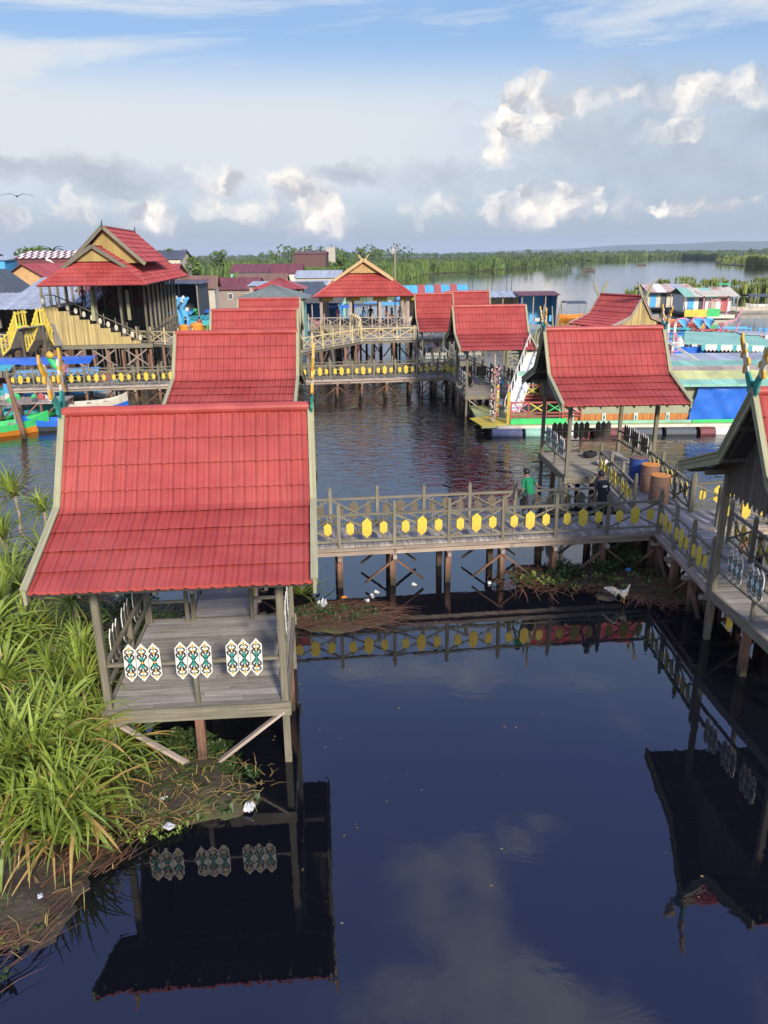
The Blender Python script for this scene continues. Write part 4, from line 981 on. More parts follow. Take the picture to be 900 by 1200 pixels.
for y in (3.2, 5.4, 7.6, 9.8, 12, 14.2, 16.4, 18.6, 20.3):
    for x in (-.8, -8.2) if y > 3.3 else (-.8, -2.6, -4.4, -6.4, -8.2):
        q = MB(); q.box(x - .08, x + .08, y - .08, y + .08, 2.3, 6.75); q.build('post', [M['frame']], GS)
for x in (-3.0, -5.2):
    for y in (6, 10, 14): q = MB(); q.box(x - .06, x + .06, y - .06, y + .06, 2.3, 6.75); q.build('post', [M['dark']], GS)
for x in (-4.6, -2.0):
    q = MB(); q.box(x - .12, x + .12, 2.94, 3.0, 4.1, 6.3); q.build('carved_board', [M['khaki']], GS)
for i in range(8):
    for y in (3.3, 6.5, 10, 14, 18):
        x = -8.1 + i * 1.05; q = MB(); q.box(x - .09, x + .09, y - .09, y + .09, -.6, 2.15); q.build('pile', [M['dark'] if y > 4 else M['pile']], GS)
for i in range(3):
    x = -7.4 + i * 2.4; q = MB(); q.beam((x, 3.12, 1.9), (x + 1.6, 3.12, .7), .05, .1); q.beam((x + 1.6, 3.18, 1.9), (x, 3.18, .7), .05, .1); q.build('brace', [M['pale']], GS)
xrail(GS, (-.7, 3.2), (-.7, 20.3), -1, None, 2.3, 2.0, 'frame')

# ------------------------------------------------------------------ central hall and its platforms
for _o in [o for o in bpy.data.objects if o.name.startswith('bargeboard') and o.parent and (o.parent is uro or o.parent.parent is GS)]: _o.data.materials[0] = M['frame']
HL = thing('hall', 'open hall with cream gable front and wide red hip roof at centre', 'hall', (2.75, 67, 0), rad(1))
hip_roof(HL, 8.5, 12, 5.3, 7.15, 8.15, 1.35, 1.55, ext=.95, barge='goldp' if 'goldp' in M else 'gold', gab='carved')
q = MB(); q.box(-8.2, -.3, .6, 12, 2.45, 2.6); q.build('deck', [M['deck']], HL)
for x in (-7.9, -5.4, -2.9, -.5):
    for y in (.9, 6, 11.5): q = MB(); q.box(x - .12, x + .12, y - .12, y + .12, 2.6, 5.25); q.build('post', [M['pale']], HL)
for x in (-7.5, -5.2, -2.9, -.6): q = MB(); q.box(x - .6, x + .6, .8, .86, 4.9, 5.2); q.build('fretwork', [M['gold']], HL)
for i in range(7):
    for y in (1, 5, 9): q = MB(); x = -8 + i * 1.3; q.box(x - .09, x + .09, y - .09, y + .09, -.6, 2.45); q.build('pile', [M['dark']], HL)
M['creamw'] = wood('pale yellow painted timber', (0.68, 0.55, 0.30), (0.46, 0.36, 0.19))
def platform(label, pts, rails, z=2.3, piles=1.5, timber='creamw', tall=False):
    """polygon deck; rails: list of edge indices carrying balustrades"""
    t = thing('platform', label, 'platform', (0, 0, 0), 0, 'platforms around the central hall')
    q = MB(); q.prism([(x, y, z - .12) for x, y in pts], (0, 0, .12), 0); q.build('deck', [M['deck']], t)
    for i in range(len(pts)):
        a = Vector((*pts[i], 0)); b = Vector((*pts[(i + 1) % len(pts)], 0)); L = (b - a).length; n = max(1, int(L / piles))
        inn = (Vector((sum(p[0] for p in pts) / len(pts), sum(p[1] for p in pts) / len(pts), 0)) - (a + b) / 2).normalized() * .12
        e = MB(); e.beam(a + Vector((0, 0, z - .22)) + inn, b + Vector((0, 0, z - .22)) + inn, .08, .18); e.build('deck_beam', [M['frame']], t)
        for k_ in range(n):
            p = a.lerp(b, (k_ + .5) / n) + inn; q = MB(); q.beam((p.x, p.y, -.6), (p.x + R_(-.06, .06), p.y, z - .31), .17, .17); q.build('pile', [M['pile'] if k_ % 3 else M['dark']], t)
            if k_ % 2 == 0:
                u = (b - a).normalized() * .75; q = MB(); q.beam(p - u + Vector((0, 0, .3)), p + u + Vector((0, 0, z - .4)), .05, .1); q.build('brace', [M['dark']], t)
        if i in rails: xrail(t, (a.x, a.y), (b.x, b.y), 1, None, z, 1.35, timber)
    return t
platform('wing deck with pale yellow railings rising left in front of the hall', [(-6.3, 53.2), (-1.6, 61.2), (-2.6, 63.5), (-9.5, 57.0)], [0])
platform('hall forecourt deck with the pale railings, between wing and back row pavilions', [(-1.6, 61.2), (5.3, 62.6), (5.6, 66.9), (-6.0, 66.9), (-2.6, 63.5)], [0, 3])
platform('hall terrace with the long pale front railing', [(-6.2, 66.6), (3.2, 66.7), (3.2, 67.4), (-6.2, 67.4)], [0], z=2.75, timber='pale')
platform('narrow upper deck of the platform behind the straight pavilion row', [(-20.4, 62), (-9.4, 57.2), (-8.5, 60.5), (-19, 66.2)], [0], timber='creamw')
# light frame stairs railings between the decks
t = thing('stair_rail', 'curved yellow stair railing dropping from the hall to the wing deck', 'railing', (0, 0, 0))
for k_ in range(9):
    f = k_ / 8; x = -2.6 + .9 * math.sin(f * 2); y = 66.2 - f * 4.5; z = 2.9 - f * .35; q = MB(); q.box(x - .05, x + .05, y - .05, y + .05, z - .55, z + 1.15); q.build('post', [M['creamw']], t)
q = MB(); q.tube([(-2.6 + .9 * math.sin(k_ / 4), 66.2 - k_ / 8 * 4.5, 3.85 - k_ / 8 * .35) for k_ in range(9)], .05, 6); q.build('handrail', [M['creamw']], t)

# right hand side-on pavilion with yellow gable
SP = thing('pavilion', 'pavilion seen side on with yellow boarded gable and crossed pale horns', 'pavilion', (17.3, 57.6, 0), rad(-62), 'red roofed pavilions along the boardwalk')
src = P1; 
for ch in [c_ for c_ in bpy.data.objects if c_.parent is P1 and c_.name.split('.')[0] in ('roof', 'roof_frame', 'post', 'deck', 'deck_beam', 'leg', 'gable_board')]:
    n_ = copy_tree(ch, SP)
SP.scale = (1.0, 1.05, .93)
for ch in [c_ for c_ in bpy.data.objects if c_.parent is SP and c_.name.startswith('gable_board')]:
    ch.data = ch.data.copy(); ch.data.materials[0] = M['bamboo']; ch.location.x += .42 * (1 if 'x' and ch.data.vertices[0].co.x > 0 else -1)
for rf in [c_ for c_ in bpy.data.objects if c_.parent is SP and c_.name.startswith('roof') and not c_.name.startswith('roof_frame')]:
    for f in [c_ for c_ in bpy.data.objects if c_.parent is rf]:
        if f.name.startswith('finial'): bpy.data.objects.remove(f)
        elif f.name.startswith('bargeboard'): f.data = f.data.copy(); f.data.materials[0] = M['pale']
    for e in (1, -1):
        for s in (1, -1):
            h = MB(); h.prism([(e * 2.2, s * .02, RID - .2), (e * 2.2, s * .2, RID - .1), (e * 2.2, s * .55, RID + .5), (e * 2.2, s * .75, RID + 1.15), (e * 2.2, s * .35, RID + .65)], (.05, 0, 0), 0); h.build('finial', [M['khaki']], rf)

# ------------------------------------------------------------------ the floating restaurant raft
RF = thing('floating_house', 'long floating house with olive canvas wall and blue tarpaulin behind the pavilion', 'floating house', (4.9, 37.6, 0), 0)
q = MB(); q.box(0, 16.5, 0, 5.5, .36, .46); q.build('deck', [M['ylime']], RF)
q = MB(); q.box(.8, 16.5, -.07, -.002, .34, .48, var=.9); q.build('edge_board', [M['cream']], RF)
q = MB(); q.prism([(0, -.05, .45), (1.35, .35, .45), (1.1, 2.6, .45), (-.4, 1.8, .45)], (0, 0, .05), 0); q.build('corner_deck', [M['yellow']], RF)
q = MB(); q.box(1.5, 4.3, .36, .44, .47, .74, var=.9); q.build('kick_board', [M['green']], RF)
q = MB(); q.box(4.31, 16.5, .36, .44, .47, .60, var=.6); q.build('kick_board', [M['mint']], RF)
q = MB(); q.box(10.6, 13.2, .30, .355, .47, .62, var=.8); q.build('kick_board', [M['green']], RF)
def floatdrum(x, ms, k_):
    t = thing('float_drum', ['dull blue grey steel drum floating under the raft corner', 'pale green steel drum floating under the raft, second from the corner', 'red and white banded drum floating under the raft, third from the corner'][k_] if k_ < 3 else ['dark red float drum under the raft beside the banded one', 'blue grey float drum under the long raft, left of the pavilion post', 'red and white float drum under the blue tarpaulin', 'dull red float drum left of the blue tarpaulin', 'dark float drum far right under the raft'][k_ - 3], 'drum', (4.9 + x, 37.5, .06), 0, 'drums floating under the raft')
    for i, mm in enumerate(ms):
        L = 1.5 / len(ms); q = MB(); q.tube([(i * L, 0, 0), (i * L + .02, 0, 0), (i * L + L - .02, 0, 0), (i * L + L, 0, 0)], [.26, .28, .28, .26], 16); q.build('drum_section', [M[mm]], t)
M['bluegrey'] = mat('blue grey steel', (.12, .13, .22), .5, dirt=.3)
for k_, (x, ms) in enumerate([(.5, ['bluegrey']), (2.15, ['mint', 'mint']), (3.8, ['red', 'white', 'red']), (5.6, ['dred']), (7.4, ['dgrey']), (10.8, ['dred', 'white']), (9.1, ['dgrey']), (12.8, ['dgrey'])]): floatdrum(x, ms, k_)
q = MB(); q.box(3.95, 10.9, .60, .66, .9, 2.35); q.build('canvas_wall', [M['olive']], RF)
q = MB(); q.box(3.95, 10.9, .55, .595, .47, .9); q.build('thatch_panel', [M['fiber']], RF)
for x in (4.6, 6.2, 7.8, 9.4):
    q = MB(); q.box(x - .09, x + .09, .51, .545, .5, .95); o = q.build('emblem_board', [M['white']], RF); q = MB(); q.box(x - .05, x + .05, .495, .505, .66, .80); q.box(x - .02, x + .02, .490, .494, .56, .90); q.build('emblem', [M['teal']], o)
mb = MB(); n = 14
P_ = [[(10.75 + i / n * 2.9 - (1 - j / 8) * .35 * (1 if i == 0 else 0), .40 + .10 * noise.noise(Vector((i * .45, j * .7, 2))) + .05 * math.sin(i * 1.1 + j * .8), .47 + j / 8 * 1.85) for j in range(9)] for i in range(n + 1)]
for i in range(n):
    for j in range(8): mb.face([P_[i][j], P_[i + 1][j], P_[i + 1][j + 1], P_[i][j + 1]], 0, None, .5, True)
mb.build('tarpaulin', [M['blue']], RF, merge=True)
q = MB(); q.box(13.7, 16.5, .6, .66, .47, 2.35); q.build('canvas_wall', [M['olive']], RF)
q = MB(); q.box(3.9, 16.5, 5.0, 5.1, .47, 2.9); q.build('back_wall', [M['olive']], RF)
for x0, y0, z0, y1, z1, mm in ((3.6, .15, 2.40, .75, 2.56, 'mint'), (3.6, .76, 2.57, 1.75, 2.85, 'ylime'), (3.5, 1.76, 2.86, 2.3, 3.0, 'pale'), (3.5, 2.31, 3.01, 3.6, 3.12, 'mint'), (3.5, 3.61, 3.13, 6.0, 3.2, 'grey')):
    q = MB()
    for i in range(22):
        xa = x0 + i * .6; q.prism([(xa, y0, z0 - .03), (xa + .59, y0, z0 - .03), (xa + .59, y1, z1 - .03), (xa, y1, z1 - .03)], (0, 0, .03), 0, random.random())
    q.build('roof', [M[mm]], RF)
q = MB(); q.box(3.6, 16.5, .10, .14, 2.30, 2.42); q.build('eave_board', [M['mint']], RF)
# red railings in front of the ramp
for yy, zz, x0 in ((.45, .74, 1.5), (2.6, 1.25, 1.7)):
    q = MB()
    for z in (.12, .28, .80): q.beam((x0, yy, zz + z), (5.0, yy, zz + z), .05, .07)
    for i in range(5): x = x0 + i * (5.0 - x0) / 4; q.box(x - .04, x + .04, yy - .04, yy + .04, zz - .25, zz + .86)
    r = q.build('railing', [M['rwood']], RF)
    for i in range(4):
        xa = x0 + i * (5.0 - x0) / 4 + .05; xb = x0 + (i + 1) * (5.0 - x0) / 4 - .05; mm = ['pink', 'yellow', 'green', 'pink'][i]; q = MB(); q.beam((xa, yy - .01, zz + .30), (xb, yy - .01, zz + .77), .03, .05); q.beam((xb, yy + .02, zz + .30), (xa, yy + .02, zz + .77), .03, .05); q.build('cross_bar', [M[mm]], r)
for x, y in ((1.35, .4), (1.1, 2.4)): q = MB(); q.box(x - .07, x + .07, y - .07, y + .07, .45, 2.1); q.build('post', [M['yellow']], RF)
q = MB(); q.box(1.6, 5.2, 3.2, 3.3, .9, 1.5); q.box(1.6, 5.2, 2.7, 3.6, 1.1, 1.2); q.build('bench', [M['rwood']], RF)
# white ramp
RPm = thing('ramp', 'steep white gangway ramp rising from the red railed raft', 'ramp', (0, 0, 0))
a = Vector((6.55, 38.6, .95)); b = Vector((8.3, 42.0, 3.9)); s = Vector((.36, -.10, 0))
q = MB(); q.prism([a - s, a + s, b + s, b - s], (0, 0, .05)); q.build('walking_board', [M['white']], RPm)
for sg in (1, -1):
    q = MB(); q.beam(a + s * sg + Vector((0, 0, .6)), b + s * sg + Vector((0, 0, .6)), .05, .05)
    for i in range(9): p = a.lerp(b, i / 8) + s * sg; q.beam(p, p + Vector((0, 0, .6)), .04, .04)
    q.build('handrail', [M['white']], RPm)
q = MB(); q.beam(a.lerp(b, .55) - s * 1.3, a.lerp(b, .55) + s * 1.3, .3, .3); q.build('landing', [M['mint']], RPm)
# garland column at the raft corner
t = thing('garland_post', 'leaning post wound with white and red paper flowers at the raft corner', 'garland', (5.55, 38.4, 0))
q = MB(); q.tube([(.1, 0, .4), (.05, 0, 2.2), (.0, 0, 3.9)], .05, 8); q.build('pole', [M['pale']], t)
for mm, seed in (('white', 1), ('pink', 2), ('red', 3), ('khaki', 4)):
    q = MB()
    for i in range(34):
        z = R_(.6, 3.3); a_ = R_(0, 6.28); p = Vector((.08 + .2 * math.cos(a_), .2 * math.sin(a_), z)); q.tube([p, p + Vector((0, 0, .07))], [.045, .03], 5)
    q.build('flowers', [M[mm]], t)['kind'] = 'stuff'

# bucket and chairs on the bucket pavilion
t = thing('bucket', 'white bucket with blue base on the dark boardwalk deck', 'bucket', tuple(at(586, 450, 1.27))); q = MB(); q.tube([(0, 0, 0), (0, 0, .34)], [.22, .24], 14); q.build('base', [M['lblue']], t); q = MB(); q.tube([(0, 0, .34), (0, 0, .72)], [.25, .27], 14); q.build('body', [M['white']], t)
q = MB(); q.tube([(.27 * math.cos(a_), 0, .70 + .16 * math.sin(a_)) for a_ in [math.pi * i / 8 for i in range(9)]], .012, 6); q.build('handle', [M['dgrey']], t)
person('person in dark clothes sitting at the left end of the bucket pavilion', (4.95, 43.3, .78), rad(120), .15, 'down', 'cloth_k', 'denim', 1.55, seated=True)
person('person in red standing inside the grandstand stairs', (-23.0, 61.5, 4.9), rad(200), 0, 'down', 'red', 'denim', 1.6)
person('person in a pale shirt walking below the zinc roofed stall', (-26.6, 57.0, 2.3), rad(30), .05, 'down', 'white', 'denim', 1.6)
pp = [(-3.9, 70.2, 'pink', 'person in a pink shirt in the left bay of the hall'), (-1.6, 69.6, 'lblue', 'person in a light blue shirt in the middle bay of the hall'), (-1.0, 71.0, 'cloth_k', 'person in black in the middle bay of the hall'), (.4, 69.5, 'rwood', 'person in brown at the right bay of the hall, leftmost there'), (.9, 70.0, 'cloth_k', 'person in dark clothes at the right bay of the hall'), (1.6, 69.8, 'white', 'person in white at the right bay of the hall')]
for x, y, mm, lb in pp: person(lb, (x, y, 2.61), R_(0, 6), 0, 'down', mm, 'denim', R_(1.5, 1.7), group='visitors in the hall')
for x, y, mm, lb in ((-18.9, 45.9, 'pink', 'person in a pink shirt on the left walkway among the boats'), (-23.9, 47.2, 'lblue', 'person in blue at the far left end of the walkway')): person(lb, (x, y, 1.26), R_(0, 6), .1, 'down', mm, 'denim', 1.6)
for x, y, mm, lb in ((-12.6, 63.6, 'cloth_k', 'person in black behind the orange tub'), (-15.0, 64.9, 'red', 'person in red walking on the narrow upper deck'), (-16.2, 65.2, 'cloth_k', 'person in black beside the one in red on the upper deck')): person(lb, (x, y, 2.3), R_(0, 6), 0, 'down', mm, 'denim', 1.6)
for (px, py, sc, lb) in ((217, 397, .9, 'smaller orange litter bin with lid on the upper deck'), (232, 400, 1.15, 'large bright orange tub with yellow side on the upper deck')):
    t = thing('bin', lb, 'bin', tuple(at(px, py, 2.31))); q = MB(); q.tube([(0, 0, 0), (0, 0, .05), (0, 0, 1.0 * sc), (0, 0, 1.05 * sc)], [.34 * sc, .40 * sc, .44 * sc, .47 * sc], 18); q.build('body', [M['orange']], t); q = MB(); q.tube([(0, 0, 1.05 * sc), (0, 0, 1.2 * sc), (0, 0, 1.28 * sc)], [.46 * sc, .36 * sc, .1 * sc], 18); q.build('lid', [M['orange']], t)
shrub('small green plant behind the large orange tub', (-14.6, 66.5, 2.3), .9, 500, 'leaf', leaf=.2, name='potted_plant', cat='plant')

# ------------------------------------------------------------------ canopy float with coloured posts, behind the raft
CN = thing('canopy_float', 'floating canopy with scalloped mint valance and many coloured posts, right of centre', 'canopy', (17.2, 44.5, 0))
q = MB(); q.box(-1, 8, 0, 5.5, 1.9, 2.0); q.build('deck', [M['rwood']], CN)
q = MB(); q.box(-1, 8, -.1, 5.4, .1, 1.88, var=.3); q.build('hull', [M['turq']], CN)
q = MB(); q.prism([(-.1, -.2, 3.62), (5.6, -.2, 3.42), (5.6, 3.8, 3.72), (1.4, 3.8, 3.92)], (0, 0, .05), 0); q.build('roof', [M['mint']], CN)
q = MB(); q.prism([(4.6, 3.0, 3.80), (6.6, 3.0, 3.70), (6.6, 4.6, 3.75), (4.6, 4.6, 3.85)], (0, 0, .05)); q.build('roof', [M['grey']], CN)
q = MB(); n = 22
for i in range(n):
    x0 = .9 + i * 4.9 / n; x1 = x0 + 4.9 / n; z = 3.6 - .035 * (x0 - .9)
    q.prism([(x0, -.24, z), (x0, -.24, z - .26), ((x0 + x1) / 2, -.24, z - .38), (x1, -.24, z - .26), (x1, -.24, z)], (0, .02, 0), 0 if i % 4 else 1)
q.build('valance', [M['white'], M['turq']], CN)
for i, mm in enumerate(['lblue', 'pink', 'dgrey', 'lblue', 'pale', 'orange', 'mint', 'white', 'yellow', 'dgrey', 'green', 'lblue', 'rwood', 'pink']):
    x = .1 + i * .46; q = MB(); q.beam((x, .1 + (i % 3) * .9, 2.0), (x + .12 * (i % 3 - 1), .1 + (i % 3) * .9, 3.45), .09, .09); q.build('post', [M[mm]], CN)
mb = MB(); n = 10
P_ = [[(-.6 + i / n * 1.8, .05 + .08 * math.sin(i * 1.3 + j), 2.0 + j / 6 * 1.45) for j in range(7)] for i in range(n + 1)]
for i in range(n):
    for j in range(6): mb.face([P_[i][j], P_[i + 1][j], P_[i + 1][j + 1], P_[i][j + 1]], 0, None, .5, True)
mb.build('tarpaulin', [M['blue']], CN, merge=True)
for k_ in range(5):
    q = MB(); q.tube([(1.3 + i * .17, .4, 2.35 + k_ * .2 + .13 * math.sin(i * 1.9 + k_ * 1.3)) for i in range(11)], .028, 6); q.build('curled_rod', [M['pink']], CN)
q = MB(); q.box(1.2, 3.1, 1.2, 1.26, 2.0, 3.3, var=.2); q.build('back_panel', [M['dgrey']], CN)
q = MB(); q.box(3.4, 7.5, 3.9, 3.96, 2.0, 3.4, var=.2); q.build('back_panel', [M['dark']], CN)
# pole cluster and pink poles at left
t = thing('decorated_poles', 'bundle of pink and white striped poles rising beside the canopy float', 'poles', (15.3, 43.0, 0))
for i in range(6):
    q = MB(); x = i * .17; y = (i % 2) * .3
    for k_ in range(9): q.tube([(x, y, .4 + k_ * .5), (x + R_(-.01, .01), y, .9 + k_ * .5)], .045, 8, k_ % 2, cap=False)
    q.tube([(x, y, 4.9), (x, y, 5.0)], .07, 8, 1); q.build('pole', [M['white'], M['pink'] if i % 2 else M['pale']], t)
q = MB(); q.beam((.4, -.3, 3.9), (2.3, -3.0, 2.4), .05, .16); q.build('leaning_board', [M['white']], t)
for i in range(5): q = MB(); q.beam((-.2, .1, 2.0 + i * .45), (1.2, .1, 2.05 + i * .45), .04, .05); q.build('rung', [M['pink'] if i % 2 else M['white']], t)
# seat deck with coloured benches behind the canopy
SD = thing('seat_float', 'floating deck with blue and orange bench frames behind the mint canopy', 'float', (18.6, 51.5, 0))
q = MB(); q.box(-2.5, 11, 0, 6, 2.2, 2.35); q.build('deck', [M['rwood']], SD)
q = MB(); q.box(-2.5, 11, .1, 6, .0, 2.15, var=.2); q.build('hull', [M['dgrey']], SD)
for i, (x, m1, m2) in enumerate([(-1.6, 'turq', 'turq'), (.6, 'turq', 'lblue'), (2.4, 'rwood', 'orange'), (4.6, 'lblue', 'pale'), (6.9, 'lblue', 'orange'), (9.2, 'rwood', 'pale')]):
    b = MB(); y = .8 + (i % 2) * 1.2
    for xx in (x, x + 1.9):
        b.box(xx - .05, xx + .05, y - .05, y + .05, 2.35, 3.7); b.box(xx - .05, xx + .05, y + .75, y + .85, 2.35, 3.7)
    for z in (3.1, 3.6): b.beam((x, y, z), (x + 1.9, y, z), .06, .08)
    b.beam((x, y + .8, 3.6), (x + 1.9, y + .8, 3.6), .06, .08); fr = b.build('bench_frame', [M[m1]], SD)
    b = MB(); b.box(x + .05, x + 1.85, y + .05, y + .75, 2.75, 2.85); b.box(x + .05, x + 1.85, y + .62, y + .68, 2.95, 3.35); b.build('bench_seat', [M[m2]], fr)
b = MB(); b.tube([(.9, .3, 2.35), (.9, .3, 3.2), (.6, .3, 3.9), (.75, .3, 4.4), (1.3, .3, 4.45), (1.6, .3, 4.1), (1.9, .3, 4.5), (2.5, .3, 4.45), (2.7, .3, 3.9), (2.2, .3, 3.2)], .055, 8); b.build('heart_arch', [M['pink']], SD)
b = MB(); b.tube([(3.4, .3, 2.35), (3.5, .3, 3.4), (3.9, .3, 4.1), (4.6, .3, 4.3), (5.0, .3, 5.0)], .06, 8); b.tube([(4.4, .3, 2.35), (4.6, .3, 3.2), (4.9, .3, 4.2)], .05, 8); b.build('pink_arch', [M['pink']], SD)
for x in (1.2, 2.1):
    b = MB(); b.tube([(x, .6, 2.35), (x, .6, 2.6), (x, .6, 3.0), (x, .6, 3.25)], [.18, .32, .24, .06], 12); b.build('white_bust', [M['white']], SD)
for x in (2.4, 3.4, 4.1):
    b = MB(); b.tube([(x, 3.2, 3.2), (x + .1, 3.6, 4.0), (x + .1, 3.6, 4.2)], [.42, .45, .2], 12, ell=.6); b.build('round_chair', [M['lblue']], SD)
b = MB(); b.tube([(7.2, .5, 3.2), (7.2, .65, 3.2)], .38, 18); b.build('wheel', [M['white']], SD)
for zz, mm in ((2.5, 'lblue'), (2.9, 'orange'), (3.3, 'rwood')):
    b = MB(); b.beam((7.4, .5, zz), (10.8, .5, zz), .2, .18); b.build('side_board', [M[mm]], SD)

# ------------------------------------------------------------------ boats
def hull(mb, L, w, h, m=0, m2=1, rise=.5, z0=-.12, nose=.8):
    n = 14; sec = []
    for i in range(n + 1):
        t = i / n; x = (t - .5) * L; f = max(.03, (1 - abs(2 * t - 1) ** 2.6)); hh = h + rise * abs(2 * t - 1) ** 3; ww = w / 2 * f
        sec.append([(x, -ww, hh), (x, -ww * .96, hh * .45), (x, -ww * .6, z0), (x, ww * .6, z0), (x, ww * .96, hh * .45), (x, ww, hh)])
    for a, b in zip(sec, sec[1:]):
        for j in range(5): mb.face([a[j], b[j], b[j + 1], a[j + 1]], m2 if j in (0, 4) else m, None, .5, True)
        mb.face([(a[0][0], a[0][1] * .9, a[0][2] - h * .45), (a[5][0], a[5][1] * .9, a[5][2] - h * .45), (b[5][0], b[5][1] * .9, b[5][2] - h * .45), (b[0][0], b[0][1] * .9, b[0][2] - h * .45)], 2, None, .5)
def boat(label, loc, rz, L, w, h, mm, canopy=None, name='boat', cat='boat', group=None, rise=.45, seats=True):
    t = thing(name, label, cat, loc, rz, group); b = MB(); hull(b, L, w, h, rise=rise); b.build('hull', [M[x] for x in mm[:3]], t)
    if seats:
        for i in range(3):
            x = (i - 1) * L * .22; b = MB(); b.box(x - .12, x + .12, -w * .38, w * .38, h * .75, h * .85); b.build('seat', [M['pale']], t)
    if canopy:
        cm, ch, cl = canopy
        b = MB(); N = 8
        for i in range(N):
            a0 = -1 + 2 * i / N; a1 = -1 + 2 * (i + 1) / N; z = lambda a: ch + .25 * (1 - a * a)
            b.face([(-cl / 2, a0 * w * .6, z(a0)), (cl / 2, a0 * w * .6, z(a0)), (cl / 2, a1 * w * .6, z(a1)), (-cl / 2, a1 * w * .6, z(a1))], 0, None, .5, True)
        b.build('canopy', [M[cm]], t)
        for x in (-1, 1):
            for y in (-1, 1): b = MB(); b.beam((x * cl * .45, y * w * .45, h * .5), (x * cl * .45, y * w * .52, ch + .08), .05, .05); b.build('canopy_post', [M['pale']], t)
    return t
p = at(8, 512, 0); boat('green and yellow wooden boat at the left edge water', (p.x - 1.2, p.y, 0), rad(35), 6.5, 1.5, .55, ('orange', 'green', 'green'), group='small wooden boats at the left')
p = at(62, 503, 0); boat('blue wooden boat with white rim moored behind the nearest roof corner', (p.x + .8, p.y + .4, 0), rad(200), 5.2, 1.3, .5, ('dgrey', 'blue', 'lblue'), group='small wooden boats at the left')
p = at(106, 481, 0); boat('small blue and cream boat under the far left walkway', (p.x, p.y, 0), rad(25), 4.4, 1.2, .5, ('blue', 'cream', 'lblue'), group='small wooden boats at the left')
p = at(15, 490, 0); boat('low green canoe behind the green and yellow boat', (p.x, p.y + .5, 0), rad(20), 4.4, 1.1, .4, ('green', 'turq', 'pink'), group='small wooden boats at the left')
p = at(40, 448, 0)
boat('boat with long royal blue canopy beside the grandstand', (-23.0, 52.6, 0), rad(8), 9, 3.2, .7, ('dgrey', 'rwood', 'dark'), ('blue', 2.0, 7.0)); boat('boat with sagging light blue canopy nearer than the royal blue one', (-20.8, 49.9, 0), rad(12), 7, 2.2, .6, ('white', 'lblue', 'dark'), ('lblue', 1.6, 5))
boat('boat with turquoise canopy at the left picture edge', (-26.0, 49.8, 0), rad(0), 7, 1.7, .6, ('white', 'turq', 'dark'), ('turq', 1.9, 5))
# mooring poles and work raft at the left
t = thing('mooring_pole', 'thick leaning brown mooring pole in the water at left', 'pole', tuple(at(30, 514, 0))); b = MB(); b.tube([(0, 0, -.5), (-.35, .2, 1.6), (-.62, .4, 3.0)], [.13, .12, .10], 10); b.build('shaft', [M['pile']], t)
t = thing('mooring_pole', 'thinner mooring pole just left of the thick leaning one', 'pole', tuple(at(21, 505, 0))); b = MB(); b.tube([(0, 0, -.5), (-.1, .2, 1.2), (-.2, .3, 2.2)], [.08, .07, .06], 8); b.build('shaft', [M['pale']], t)
t = thing('work_raft', 'cluttered timber work raft with fish traps under the left walkway', 'raft', tuple(at(42, 490, 0)), rad(5))
b = MB()
for i in range(12): b.box(-1.8 + i * .3, -1.8 + i * .3 + .27, -.6, 1.6, .9, .96)
b.build('deck', [M['pale']], t)
for i in range(4):
    for y in (-.5, 1.5): b = MB(); b.box(-1.7 + i * 1.1, -1.58 + i * 1.1, y - .06, y + .06, -.4, .9); b.build('pile', [M['pile']], t)
for i in range(3): b = MB(); b.beam((-1.6 + i * 1.1, -.6, .1), (-.7 + i * 1.1, -.6, .9), .05, .08); b.build('brace', [M['pile']], t)
for i in range(9):
    x = R_(-1.6, 1.4); y = R_(-.3, 1.2); r = R_(.12, .24); b = MB(); b.tube([(x, y, .97), (x, y, .97 + r * .8), (x, y, .97 + r * 1.5)], [r, r * 1.05, r * .3], 9); b.build('bundle', [M[random.choice(['white', 'dgrey', 'green', 'cream', 'rwood', 'pale'])]], t)
def serp(label, pts, r, mm, name='dragon_statue'):
    t = thing(name, label, 'statue', (0, 0, 0)); b = MB(); b.tube(pts, r, 10); b.build('body', [M[mm]], t); sp = MB()
    for i in range(1, len(pts) - 1): p = Vector(pts[i]); sp.prism([p + Vector((-.1, 0, r[i] * .8)), p + Vector((.1, 0, r[i] * .8)), p + Vector((0, 0, r[i] + .22))], (0, .04, 0))
    sp.build('crest', [M['yellow']], t); h = Vector(pts[-1]); hb_ = MB(); hb_.tube([h, h + Vector((.15, -.1, .08)), h + Vector((.42, -.2, -.02))], [r[-1] * 1.1, r[-1] * 1.5, r[-1] * .7], 8); hb_.build('head', [M['gold']], t)
serp('bright green serpent shaped boat figure behind the left walkway', [(-19.0, 50.2, 1.0), (-19.6, 50.0, 1.3), (-20.4, 49.9, 1.5), (-21.0, 49.8, 2.1), (-21.3, 49.7, 2.7)], [.1, .22, .26, .22, .16], 'green')
